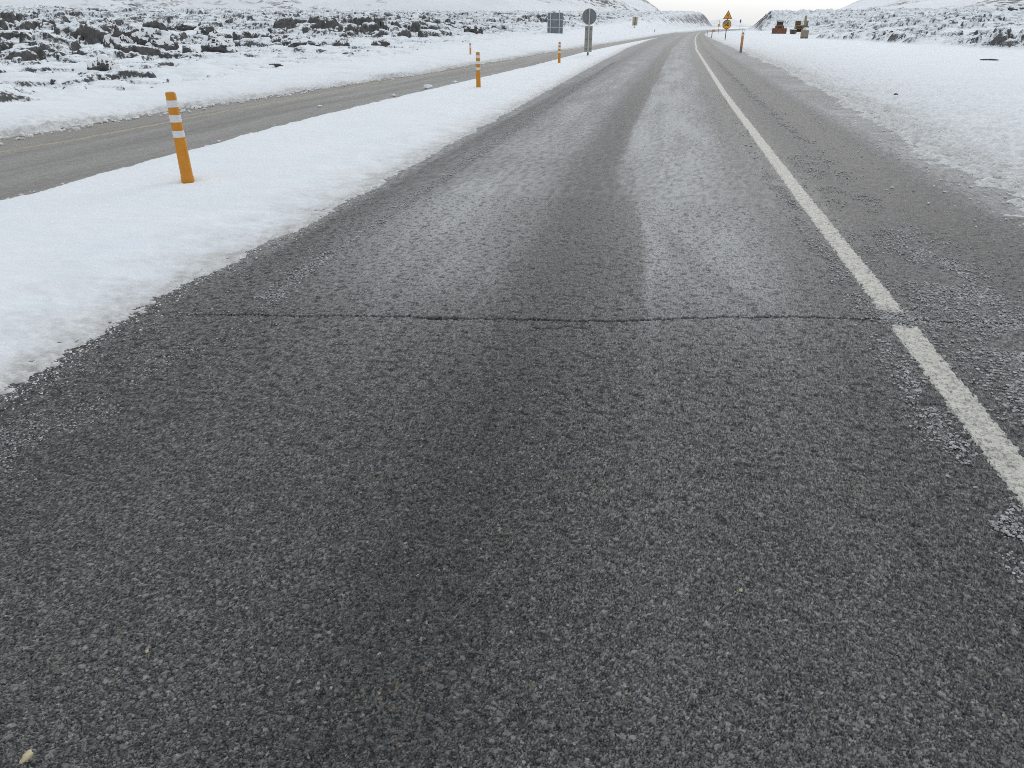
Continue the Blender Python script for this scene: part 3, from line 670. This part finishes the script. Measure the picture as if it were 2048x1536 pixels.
# ------------------------------------------------------------------ boulders, stones
def rock_mesh(name, m, size, sd, sub=4, rough=0.35, parent=None, shape=0):
    bm = bmesh.new(); bmesh.ops.create_icosphere(bm, subdivisions=sub, radius=1.0)
    off = Vector((sd * 7.3, sd * 3.1, sd * 1.7))
    for v in bm.verts:
        p = v.co.copy()
        d = 1 + rough * mnoise.noise(p * 1.1 + off) + rough * 0.6 * mnoise.noise(p * 2.7 + off)
        c = mnoise.voronoi(p * 1.5 + off)[0]; d += 0.28 * (c[1] - c[0]) - 0.1
        d += 0.06 * mnoise.noise(p * 6 + off) + 0.03 * mnoise.noise(p * 13 + off)
        q = p * d
        if shape == 1: q = Vector((q.x * (1.15 - 0.55 * max(-0.6, q.z)), q.y * (1.15 - 0.55 * max(-0.6, q.z)), q.z))     # cone heap
        if shape == 2: q.z = max(-0.5, min(q.z, 0.55 + 0.10 * mnoise.noise(p * 3 + off))) * 1.35                         # slab
        v.co = Vector((q.x * size[0] / 2, q.y * size[1] / 2, q.z * size[2] * 0.62 + size[2] * 0.32))
    me = bpy.data.meshes.new(name); bm.to_mesh(me)
    me.polygons.foreach_set('use_smooth', np.full(len(me.polygons), True, bool))
    me.materials.append(m); o = bpy.data.objects.new(name, me); COL.objects.link(o)
    if parent: o.parent = parent
    # the snow lying on it
    cap = None
    if sub >= 4:
        bm.normal_update(); nz = {v.index: v.normal.z for v in bm.verts}
        for v in bm.verts:
            t = min(1, max(0, (nz[v.index] - 0.42) / 0.4)); v.co += Vector((0, 0, 1)) * (t * t * (3 - 2 * t) * min(0.14, 0.22 * size[2]) - 0.012)
        kill = [f for f in bm.faces if min(nz[v.index] for v in f.verts) < 0.40 + 0.22 * mnoise.noise(f.calc_center_median() * 2.4 / max(0.3, size[2]) + off)]
        bmesh.ops.delete(bm, geom=kill, context='FACES')
        cm_ = bpy.data.meshes.new('snow_cap'); bm.to_mesh(cm_); cm_.polygons.foreach_set('use_smooth', np.full(len(cm_.polygons), True, bool))
        cm_.materials.append(M_SNOWP); cap = bpy.data.objects.new('snow_cap', cm_); COL.objects.link(cap); cap.parent = o
    bm.free(); return o
BL = [  # x, y, width, height, shape, label
 (-24.5, 31.9, 1.05, 0.95, 1, 'tall dark cone-shaped lava heap left of the big hollow rock'),
 (-23.1, 32.4, 1.50, 0.85, 0, 'largest dark lava boulder, arched under a thick rounded snow cap'),
 (-20.8, 31.6, 0.50, 0.36, 0, 'rounded brown lava rock just right of the largest arched boulder'),
 (-36.1, 45.0, 1.35, 0.52, 2, 'wide lava slab with reddish underside behind the cone-shaped heap'),
 (-30.2, 34.9, 0.70, 0.46, 0, 'split dark lava block left of the cone-shaped heap, lowest in its row'),
 (-35.7, 42.5, 0.60, 0.48, 0, 'small dark lava block left of the wide reddish slab'),
 (-37.0, 50.8, 1.45, 0.60, 1, 'dark peaked lava rock rising behind the largest arched boulder'),
 (-45.1, 67.9, 2.40, 0.58, 2, 'long low dark lava ledge farther back above the boulder group'),
 (-33.7, 53.9, 1.45, 0.72, 0, 'dark lava rock with a hollow side, upper right of the boulder group'),
 (-20.9, 34.2, 1.20, 0.60, 0, 'broad brownish lava rock at the right end of the boulder group'),
 (-46.3, 59.2, 0.58, 0.46, 0, 'small upright dark lava knob behind the wide reddish slab'),
 (-39.3, 55.5, 0.70, 0.32, 0, 'small low lava rock between the peaked rock and the hollow-sided rock'),
 (-50.1, 57.4, 0.55, 0.52, 1, 'small pointed lava rock standing alone near the left edge of the field'),
 (-58.4, 65.3, 1.10, 0.62, 2, 'low dark lava rock below the far pointed crag on the left'),
 (-89.2, 99.9, 1.0, 1.0, 1, 'far pointed lava crag near the left skyline'),
 (-37.1, 39.1, 1.7, 0.6, 2, 'big brown lava slab cut by the left edge of the picture'),
 (-24.2, 26.1, 0.55, 0.24, 2, 'flat dark lava rock lying alone in smooth snow at lower left'),
 (-25.6, 28.4, 0.36, 0.42, 1, 'narrow leaning lava splinter at left, between flat rock and split block'),
 (-18.8, 39.1, 1.20, 0.40, 2, 'low wide lava rock beyond the first bollard, right of the boulder group'),
 (-21.4, 41.3, 0.80, 0.42, 0, 'dark lava rock next left of the low wide one'),
 (-13.9, 26.3, 0.36, 0.13, 2, 'small flat lava rock nearest the far snowbank of the side road'),
 (-18.4, 75.1, 1.40, 0.72, 0, 'dark lava boulder behind the striped second bollard'),
 (-28.6, 106., 2.2, 0.70, 2, 'long dark lava ledge far back, up and left of the second bollard'),
 (-17.9, 41.8, 0.75, 0.42, 0, 'brown lava rock midway between the first two bollards'),
 (-16.3, 43.6, 0.85, 0.36, 2, 'dark twin lava rock right of the brown midway rock'),
 (-16.1, 20.2, 0.70, 0.42, 0, 'broken dark lava clump nearest the road, up and left of the first bollard'),
 (24.1, 105.3, 2.9, 0.95, 0, 'broad dark lava outcrop at the left end of the right-hand ridge'),
 (25.1, 96.1, 1.5, 0.75, 0, 'second lava rock from the left along the right-hand ridge'),
 (26.9, 93.0, 1.4, 0.66, 2, 'flat-topped lava rock in the middle of the right-hand ridge'),
 (29.2, 95.5, 0.75, 0.66, 1, 'small reddish upright lava block on the right-hand ridge'),
 (33.1, 93.8, 1.4, 0.56, 2, 'dark lava slab high on the right-hand ridge, beyond the reddish block'),
 (28.7, 86.1, 0.75, 0.50, 0, 'small dark lava rock low on the right-hand ridge, right of the reddish block'),
 (29.7, 80.7, 0.95, 0.60, 0, 'dark lava rock at the right end of the right-hand ridge'),
 (76.7, 197.3, 4.5, 1.5, 2, 'dark rock outcrop on the skyline in the top right corner'),
]
for i, (x, y, wd, hh, shp, lab) in enumerate(BL):
    z = zl(x, y) if x < 0 else zr(x, y)
    o = rock_mesh('lava_boulder', M_BOULDER, (wd * 1.3, wd * 1.0, hh * 1.3), i + 1, 4 if i not in (1, 0, 9) else 5, 0.38, None, shp)
    o.location = (x, y, z - 0.10 * hh); tag(o, lab, 'boulder', 'dark lava boulders in the snow')
def stone(name, loc, size, m, sd, label, cat):
    o = rock_mesh(name, m, size, sd, 3, 0.4); o.location = loc; return tag(o, label, cat)
stone('stone_chip', (-1.337, 0.865, 0.001), (0.022, 0.034, 0.014), M_CHIP, 41, 'pale ochre stone chip on the asphalt in the lower left corner', 'stone')
stone('stone_chip', (-1.264, 1.205, 0.001), (0.010, 0.012, 0.008), M_CHIP, 42, 'tiny pale stone chip on the asphalt, up and right of the ochre one', 'stone')
stone('stone_chip', (0.373, 1.765, 0.001), (0.012, 0.012, 0.009), M_CHIP, 44, 'tiny whitish stone chip on the asphalt at lower right', 'stone')
stone('ice_lump', (-1.91, 5.87, 0.004), (0.04, 0.036, 0.024), M_ICE, 43, 'single grey ice lump on the lane beyond the crack', 'ice lump')
stone('stone', (15.9, 42.4, 0.06), (0.85, 0.5, 0.10), M_DSTONE, 45, 'flat dark stone lying alone on the smooth snow at far right', 'stone')
stone('stone', (5.68, 20.2, 0.03), (0.12, 0.09, 0.07), M_DSTONE, 46, 'small dark stone on the dirty snow right of the road', 'stone')
for i, (x, y, s) in enumerate([(-6.42, 20.7, 0.26), (-6.55, 18.2, 0.12), (-6.22, 22.9, 0.16), (-7.2, 15.3, 0.10)]):
    stone('snow_lump', (x, y, 0.01), (s, s * 0.8, s * 0.4), M_SNOWP, 51 + i,
          ['largest flat white snow lump on the side road, left of the second bollard', 'small white snow lump on the side road, nearer than the largest lump',
           'small white snow lump at the edge of the median beside the second bollard', 'tiny white snow lump out on the side road, nearest the camera'][i], 'snow lump')['group'] = 'snow lumps fallen on the side road'

# ------------------------------------------------------------------ bollards
def make_bollard():
    t = thing('bollard', (-5.03, 7.17, 0.045), 'nearest orange bollard with three white bands on the snowy median', 'bollard', 'orange bollards on the median')
    H = 0.90; R0, R1 = 0.064, 0.052
    rad = lambda z: R0 + (R1 - R0) * z / H
    MB().lathe([(R0 + 0.004, -0.10), (R0 + 0.004, 0.03), (rad(0.05), 0.05), (rad(0.3), 0.3), (rad(0.6), 0.6), (R1, H - 0.02), (R1 - 0.006, H - 0.006), (R1 - 0.02, H), (0, H)], 32).build('body', M_ORANGE, t, True)
    for a, b_ in ((0.09, 0.165), (0.25, 0.33), (0.425, 0.50)):
        z1, z0 = H * (1 - a), H * (1 - b_)
        MB().lathe([(rad(z0) - .001, z0 - .001), (rad(z0) + .0025, z0), (rad(z1) + .0025, z1), (rad(z1) - .001, z1 + .001)], 32).build('reflective_band', M_BAND, t, True)
    MB().lathe([(0.105, -0.06), (0.105, -0.032), (0.095, -0.022), (0.06, -0.018)], 32, (0.02, -0.015, 0)).build('base_plate', M_ORANGE, t, True)
    return t
bol = make_bollard()
dup(bol, (-4.96, 20.7, 0.045), 'second orange bollard, mid-distance on the median beside the side road')
dup(bol, (-4.71, 35.73, 0.045), 'farthest orange bollard on the median, just left of the round sign')

# ------------------------------------------------------------------ marker stakes
def make_stake(loc, h, wd, label, foot, name='marker_stake', mtop=None, rz=0):
    t = thing(name, loc, label, 'marker stake', 'marker stakes along the roads', rz)
    b0 = 0.0 if not foot else 0.27 * h
    if foot: MB().box((0, 0, b0 / 2 - 0.05), (wd * 0.98, 0.05, b0 + 0.1), bev=0.008).build('foot', M_GREYP, t)
    MB().prism([(-wd / 2, b0 if foot else -0.1), (wd / 2, b0 if foot else -0.1), (wd / 2, h - 0.06), (wd * 0.36, h), (-wd * 0.36, h), (-wd / 2, h - 0.02)], 0.05).build('board', mtop or M_STAKE, t)
    MB().box((0, -0.027, h - 0.17), (wd * 0.8, 0.006, 0.13)).build('reflector', M_BAND, t)
    return t
make_stake((-10.26, 41.1, 0.08), 0.70, 0.085, 'tan stake with white top by the far snowbank behind the second bollard', False)
make_stake((5.13, 55.25, 0.03), 1.20, 0.165, 'broad orange stake with grey foot at the right roadside', True)
make_stake((-8.5, 105.5, 0.10), 0.80, 0.16, 'pale orange stake beyond the side road, right of the round sign', False)
make_stake((-2.6, 190., 0.15), 0.9, 0.15, 'very small pale stake far up the left roadside past the tan sign', False)
t = thing('marker_stake', (7.19, 128.2, 0.05), 'thin dark stake with orange board on top, left of the warning sign', 'marker stake', 'marker stakes along the roads')
MB().cone((0, 0, -0.1), (0.02, 0, 1.05), 0.05, 0.05, 10).build('post', M_DARK, t)
MB().box((0.16, -0.06, 0.98), (0.52, 0.03, 0.30), bev=0.01).build('board', M_STAKE, t)
t = thing('marker_stake', (8.9, 176., 0.05), 'thinnest plain dark stake at the bend, leftmost of the right-hand stakes', 'marker stake', 'marker stakes along the roads')
MB().cone((0, 0, -0.1), (0, 0, 0.85), 0.045, 0.04, 10).build('post', M_DARK, t)
MB().box((0, -0.05, 0.72), (0.07, 0.01, 0.14)).build('reflector', M_BAND, t)
for x, y, hgt, lab in ((27.6, 300., 1.15, 'left one of two dark stakes under the tall blue sign'), (29.3, 310., 0.95, 'right one of two dark stakes under the tall blue sign')):
    t = thing('marker_stake', (x, y, 0.05), lab, 'marker stake', 'marker stakes along the roads')
    MB().cone((0, 0, -0.1), (0, 0, hgt), 0.09, 0.08, 10).build('post', M_DARK, t)
    MB().box((0, -0.09, hgt - 0.2), (0.12, 0.01, 0.2)).build('reflector', M_BAND, t)

# ------------------------------------------------------------------ signs
def circ(r, n=40, cx=0, cz=0): return [(cx + r * math.cos(2 * math.pi * k / n), cz + r * math.sin(2 * math.pi * k / n)) for k in range(n)]
def text_mesh(s, size, m, parent, loc, name='lettering'):
    cu = bpy.data.curves.new(name, 'FONT'); cu.body = s; cu.size = size; cu.extrude = 0.004; cu.offset = 0.018; cu.align_x = 'CENTER'; cu.align_y = 'CENTER'
    o = bpy.data.objects.new(name, cu); COL.objects.link(o)
    dg = bpy.context.evaluated_depsgraph_get(); me = bpy.data.meshes.new_from_object(o.evaluated_get(dg))
    bpy.data.objects.remove(o); me.materials.clear(); me.materials.append(m)
    r = bpy.data.objects.new(name, me); COL.objects.link(r); r.parent = parent; r.location = loc; r.rotation_euler = (R(90), 0, 0); return r
# warning sign with speed roundel
t = thing('warning_sign', (7.88, 108.7, 0.03), 'amber warning triangle above a round 50 speed sign on one dark post', 'road sign', None, R(-4))
MB().cone((0, 0.06, -0.1), (0, 0.06, 3.2), 0.055, 0.055, 14).build('post', M_DARK, t, True)
tri = lambda s, cz: [(-s / 2, cz - s * 0.2887), (s / 2, cz - s * 0.2887), (0, cz + s * 0.5774)]
cz = 2.48 + 1.16 * 0.2887
face = MB().prism(tri(1.02, cz), 0.02).build('triangle_face', M_SIGNY, t)
MB().ring(tri(1.17, cz), tri(0.90, cz), 0.036).build('triangle_border', M_SIGNR, t)
mb = MB()
for sgn in (-1, 1):
    mb.prism([(sgn * 0.17, cz - 0.20), (sgn * 0.11, cz - 0.20), (sgn * 0.035, cz + 0.06), (sgn * 0.035, cz + 0.22), (sgn * 0.085, cz + 0.22), (sgn * 0.09, cz + 0.06)], 0.004, Matrix.Translation((0, -0.0135, 0)))
mb.build('narrowing_symbol', M_BLACK, face)
dz = 1.82
disc = MB().prism(circ(0.52, 40, 0, dz), 0.02).build('roundel_face', M_SIGNY, t)
MB().ring(circ(0.56, 40, 0, dz), circ(0.475, 40, 0, dz), 0.036).build('roundel_border', M_SIGNR, t)
text_mesh('50', 0.62, M_BLACK, disc, (0.0, -0.0145, dz - 0.01), 'digits')
sp = [(-0.42, 0.02), (-0.30, 0.07), (-0.15, 0.10), (0.0, 0.16), (0.10, 0.24), (0.14, 0.36), (0.16, 0.44), (0.05, 0.47), (-0.10, 0.46), (-0.25, 0.40), (-0.37, 0.29), (-0.45, 0.14)]
MB().prism([(a, b_ + dz) for a, b_ in sp], 0.02, Matrix.Translation((0, -0.022, 0))).build('frozen_snow', M_GREYG, disc)
# far small orange sign on a tall pole
t = thing('small_round_sign', (12.8, 202., 0.03), 'small orange round sign on a thin tall pole, left of the warning triangle', 'road sign')
MB().cone((0, 0.05, -0.1), (0.05, 0.05, 3.1), 0.05, 0.035, 10).build('post', M_DARK, t, True)
d2 = MB().prism(circ(0.29, 24, -0.02, 1.9), 0.03).build('face', M_SIGNY, t)
MB().ring(circ(0.31, 24, -0.02, 1.9), circ(0.24, 24, -0.02, 1.9), 0.045).build('border', M_SIGNR, t)
# far blue sign
t = thing('blue_sign', (26.4, 300., 0.03), 'small dark blue upright sign on a thin pole, right of the warning sign', 'road sign')
MB().cone((0, 0.05, -0.1), (0, 0.05, 4.0), 0.05, 0.05, 10).build('post', M_STEEL, t, True)
MB().box((0, 0, 3.45), (0.5, 0.04, 0.95), bev=0.01).build('face', M_BLUE, t)
# rectangular sign seen from behind
t = thing('direction_sign', (-11.7, 84.7, 0.10), 'large rectangular sign seen from behind, blue-grey panel on two pale posts', 'road sign', None, R(8))
MB().box((0, -0.04, 1.80), (1.66, 0.02, 2.02), bev=0.008).build('panel', M_BACKB, t)
for z in (1.42, 2.14): MB().box((0, -0.06, z), (1.64, 0.018, 0.07)).build('rail', M_STEEL, t)
for x, z in ((-0.52, 2.85), (0.43, 3.05)): MB().cone((x, -0.13, -0.15), (x, -0.13, z), 0.058, 0.058, 16).build('post', M_STEEL, t, True)
for x in (-0.52, 0.43):
    for z in (1.42, 2.14): MB().box((x, -0.105, z), (0.15, 0.07, 0.05), bev=0.005).build('clamp', M_STEEL, t)
# round sign seen from behind with a plate under it
t = thing('round_sign', (-4.38, 45.95, 0.05), 'grey round sign seen from behind with a tall plate below, on the median', 'road sign', None, R(14))
MB().cone((0, -0.05, -0.12), (0, -0.05, 2.42), 0.040, 0.040, 16).build('post', M_STEEL, t, True)
dd = MB().prism(circ(0.42, 48, 0, 2.03), 0.012).build('disc', M_BACK, t)
MB().ring(circ(0.427, 48, 0, 2.03), circ(0.405, 48, 0, 2.03), 0.03).build('rim', M_STEEL, dd)
pl = MB().box((0, 0, 0.87), (0.44, 0.012, 1.36), bev=0.004).build('plate', M_PLATE, t)
for z in (0.35, 0.86, 1.40): MB().box((0, -0.016, z), (0.43, 0.016, 0.045)).build('bracket', M_GREYP, pl)
for z in (1.80, 2.26): MB().box((0, -0.02, z), (0.28, 0.02, 0.05)).build('bracket', M_BACK, dd)
MB().cone((0, -0.05, -0.13), (0, -0.05, 0.17), 0.048, 0.048, 16).build('sleeve', M_DARK, t, True)
# tan sign
t = thing('tan_sign', (-6.26, 163., 0.15), 'small tan rectangular sign on a thin dark post far up the side road', 'road sign', None, R(20))
MB().box((0, 0, 2.45), (1.06, 0.03, 1.56), bev=0.01).build('panel', M_TAN, t)
MB().cone((0, -0.07, -0.2), (0, -0.07, 3.25), 0.055, 0.05, 12).build('post', M_DARK, t, True)
MB().box((0, -0.03, 2.1), (1.0, 0.03, 0.06)).build('rail', M_GREYP, t)

# ------------------------------------------------------------------ parked machines
def track_loop(mb, x, wd, yc, ln, z0, hgt, M=Matrix()):
    r_ = hgt / 2; pts = []
    for k in range(9): a = -math.pi / 2 + math.pi * k / 8; pts.append((ln / 2 - r_ + r_ * math.cos(a), z0 + r_ + r_ * math.sin(a)))
    for k in range(9): a = math.pi / 2 + math.pi * k / 8; pts.append((-ln / 2 + r_ + r_ * math.cos(a), z0 + r_ + r_ * math.sin(a)))
    Mx = Matrix.Translation((x, yc, 0)) @ Matrix.Rotation(R(90), 4, 'Z')
    mb.prism(pts, wd, Mx)
    n = 26
    for k in range(n):                       # grouser bars round the loop
        per = 2 * (ln - hgt) + math.pi * hgt; s_ = per * k / n; st_ = ln - hgt
        if s_ < st_: c = (-st_ / 2 + s_, z0 - 0.02); a = 0
        elif s_ < st_ + math.pi * r_: q = (s_ - st_) / r_ - math.pi / 2; c = (st_ / 2 + (r_ + .02) * math.cos(q), z0 + r_ + (r_ + .02) * math.sin(q)); a = q + math.pi / 2
        elif s_ < 2 * st_ + math.pi * r_: c = (st_ / 2 - (s_ - st_ - math.pi * r_), z0 + hgt + 0.02); a = 0
        else: q = (s_ - 2 * st_ - math.pi * r_) / r_ + math.pi / 2; c = (-st_ / 2 + (r_ + .02) * math.cos(q), z0 + r_ + (r_ + .02) * math.sin(q)); a = q + math.pi / 2
        mb.box((x, yc + c[0], c[1]), (wd * 1.02, 0.05, 0.05), (a, 0, 0))
    return mb
def bulldozer():
    t = thing('bulldozer', (27.65, 206., 0.05), 'rusty red-brown bulldozer facing the camera with its wide blade lowered', 'bulldozer', None, R(-6))
    # blade: a C-shaped profile across the front (front is -Y)
    prof = [(-0.10, 0.0), (0.02, 0.10), (0.10, 0.40), (0.10, 0.75), (0.02, 1.05), (-0.10, 1.25), (-0.16, 1.25), (-0.02, 1.02), (0.04, 0.75), (0.04, 0.40), (-0.04, 0.12), (-0.16, 0.0)]
    bl = MB().prism([(y, z) for y, z in prof], 3.3, Matrix.Translation((0, -2.45, 0)) @ Matrix.Rotation(R(90), 4, 'Z')).build('blade', M_RUST, t)
    MB().box((0, -2.60, 0.07), (3.34, 0.03, 0.16)).build('cutting_edge', M_TRACK, bl)
    for s in (-1, 1): MB().box((s * 1.69, -2.5, 0.55), (0.05, 0.36, 1.1), (0, 0, 0), 0.01).build('end_plate', M_RUST, bl)
    for s in (-1, 1):
        MB().box((s * 1.45, -1.25, 0.42), (0.16, 2.3, 0.24), bev=0.02).build('push_arm', M_RUST, t)
        track_loop(MB(), s * 1.05, 0.52, 0.0, 3.2, 0.02, 0.92).build('track', M_TRACK, t)
        mb = MB()
        for y in (-1.0, -0.5, 0, 0.5, 1.0): mb.cone((s * 1.33, y, 0.28), (s * 1.36, y, 0.28), 0.17, 0.17, 16)
        mb.build('roller', M_RUST, t)
        MB().box((s * 1.08, 0.0, 1.10), (0.62, 2.6, 0.06), bev=0.015).build('fender', M_RUST, t)
    hood = MB().box((0, -0.85, 1.42), (1.25, 1.9, 1.15), bev=0.08).build('hood', M_RUST, t)
    MB().box((0, -1.815, 1.36), (0.95, 0.04, 0.85), bev=0.01).build('grille', M_TRACK, hood)
    mb = MB()
    for k in range(6): mb.box((0, -1.845, 1.02 + k * 0.13), (0.9, 0.03, 0.04))
    mb.build('grille_bars', M_RUST, hood)
    MB().box((0, -1.85, 1.74), (0.8, 0.05, 0.18), bev=0.01).build('light_panel', M_OCHRE, hood)
    for s in (-1, 1):
        MB().cone((s * 0.55, -1.2, 1.85), (s * 0.72, -2.3, 0.75), 0.06, 0.06, 10).build('lift_cylinder', M_STEEL, t, True)
        MB().box((s * 0.88, -0.55, 1.50), (0.36, 0.9, 0.62), bev=0.05).build('side_tank', M_RUST, t)
    MB().cone((0.28, -0.9, 1.95), (0.28, -0.9, 2.65), 0.06, 0.06, 10).build('exhaust', M_TRACK, t, True)
    cab = MB()
    for sx in (-0.72, 0.72):
        for sy in (0.2, 1.35): cab.box((sx, sy, 2.2), (0.1, 0.1, 1.25))
    cab.box((0, 0.78, 1.35), (1.5, 1.35, 0.8), bev=0.04)
    cb = cab.build('cab', M_RUST, t)
    MB().box((0, 0.78, 2.25), (1.36, 1.06, 0.95), bev=0.02).build('window', M_GLASS, cb)
    rf = MB().box((0, 0.72, 2.86), (1.80, 1.7, 0.12), bev=0.03).build('roof', M_GREYG, t)
    MB().box((0, 0.72, 2.955), (1.70, 1.6, 0.09), bev=0.04).build('snow_cap', M_SNOWP, rf)
    MB().box((0, 2.0, 0.8), (1.3, 0.9, 0.7), bev=0.05).build('ripper_frame', M_RUST, t)
bulldozer()
def excavator():
    t = thing('excavator', (35.0, 222., 0.05), 'ochre tracked excavator parked with its arm folded up on the right', 'excavator', None, R(-8))
    for s in (-1, 1): track_loop(MB(), s * 0.95, 0.55, 0.0, 3.8, 0.02, 0.85).build('track', M_TRACK, t)
    MB().box((0, 0, 0.55), (1.5, 1.6, 0.45), bev=0.05).build('undercarriage', M_TRACK, t)
    MB().cone((0, 0, 0.75), (0, 0, 0.98), 0.75, 0.75, 28).build('turntable', M_TRACK, t)
    hs = MB().box((-0.15, 0.5, 1.48), (2.45, 2.9, 0.95), bev=0.08).build('house', M_OCHRE, t)
    MB().box((-0.15, 1.9, 1.45), (2.4, 0.5, 1.0), bev=0.15).build('counterweight', M_OCHRE, t)
    MB().box((-0.2, -0.98, 1.42), (1.5, 0.04, 0.5), bev=0.01).build('front_panel', M_DGREEN, hs)
    cb = MB()
    for sx in (-1.32, 0.05):
        for sy in (-0.92, 0.45): cb.box((sx, sy, 2.35), (0.10, 0.10, 1.1))
    cb.box((-0.64, -0.24, 1.95), (1.46, 1.46, 0.10)); cb.box((-0.64, -0.24, 2.92), (1.52, 1.52, 0.10), bev=0.03)
    cb.box((-0.64, -0.93, 2.30), (1.3, 0.06, 0.08)); cb.box((-0.64, -0.93, 2.62), (1.3, 0.06, 0.05))
    c = cb.build('cab', M_OCHRE, t)
    MB().box((-0.64, -0.24, 2.42), (1.30, 1.30, 0.86), bev=0.02).build('window', M_GLASS, c)
    MB().box((-0.64, -0.24, 3.01), (1.42, 1.42, 0.08), bev=0.03).build('snow_cap', M_SNOWP, c)
    # boom rises, then the stick hangs with the bucket in front, right of the cab
    bm_ = MB().prism([(-0.6, 1.4), (-0.2, 1.3), (-1.5, 3.3), (-2.6, 3.95), (-2.7, 3.55), (-1.75, 2.8)], 0.55, Matrix.Translation((1.05, 0, 0)) @ Matrix.Rotation(R(90), 4, 'Z')).build('boom', M_STICK, t)
    stk = MB().prism([(-2.75, 4.15), (-2.45, 4.05), (-2.05, 1.5), (-2.30, 1.2), (-2.60, 1.5)], 0.50, Matrix.Translation((1.05, 0, 0)) @ Matrix.Rotation(R(90), 4, 'Z')).build('stick', M_STICK, t)
    MB().cone((1.05, -1.0, 1.5), (1.05, -1.9, 3.1), 0.09, 0.07, 12).build('boom_cylinder', M_STEEL, t, True)
    MB().cone((1.05, -2.0, 3.75), (1.05, -2.75, 3.9), 0.08, 0.06, 12).build('stick_cylinder', M_STEEL, t, True)
    bk = MB()
    a = [(-0.55 * math.cos(q) , 0.85 + 0.62 * math.sin(q)) for q in np.linspace(-0.4, 2.6, 10)]
    ai = [(-0.49 * math.cos(q) , 0.85 + 0.56 * math.sin(q)) for q in np.linspace(2.6, -0.4, 10)]
    bk.prism(a + ai, 1.25, Matrix.Translation((1.45, -2.35, 0.25)) @ Matrix.Rotation(R(90), 4, 'Z'))
    for s in (-1, 1): bk.prism(a, 0.04, Matrix.Translation((1.45 + s * 0.62, -2.35, 0.25)) @ Matrix.Rotation(R(90), 4, 'Z'))
    bk.build('bucket', M_DGREEN, t)
    eh = MB().box((1.55, 0.3, 2.35), (0.75, 1.2, 1.3), bev=0.06).build('engine_housing', M_GREYG, t)
    MB().box((1.55, 0.3, 3.02), (0.66, 1.1, 0.07), bev=0.03).build('snow_cap', M_SNOWP, eh)
excavator()
# dark container and ribbed block in front of them
t = thing('steel_skip', (28.9, 192., 0.02), 'dark green and rusty steel skip with snow on top between the two machines', 'skip', None, R(10))
MB().prism([(-0.45, 0.0), (0.45, 0.0), (0.62, 0.85), (-0.66, 0.95)], 1.0).build('shell', M_DGREEN, t)
MB().box((-0.02, 0, 0.93), (1.38, 1.08, 0.08), (0, R(4), 0), 0.01).build('rim', M_DGREEN, t)
MB().box((0.28, -0.52, 0.42), (0.5, 0.04, 0.6), bev=0.01).build('rusty_panel', M_RUST, t)
MB().box((0.0, 0, 1.0), (1.2, 0.95, 0.14), bev=0.05).build('snow_cap', M_SNOWP, t)
t = thing('ribbed_block', (19.74, 120.2, 0.02), 'upright beige ribbed block standing at the edge of the lava, nearest the machines', 'block', None, R(-10))
b1 = MB().box((0, 0, 0.57), (1.06, 1.0, 1.12), bev=0.04).build('body', M_BLOCK, t)
MB().box((0, 0, 1.15), (1.0, 0.94, 0.06), bev=0.025).build('snow_cap', M_SNOWP, t)
MB().box((0.3, -0.505, 0.10), (0.36, 0.03, 0.16), bev=0.01).build('dark_foot_patch', M_BLACK, b1)  # flat black patches low on the front face
MB().box((-0.25, -0.505, 0.10), (0.30, 0.03, 0.16), bev=0.01).build('dark_foot_patch', M_BLACK, b1)
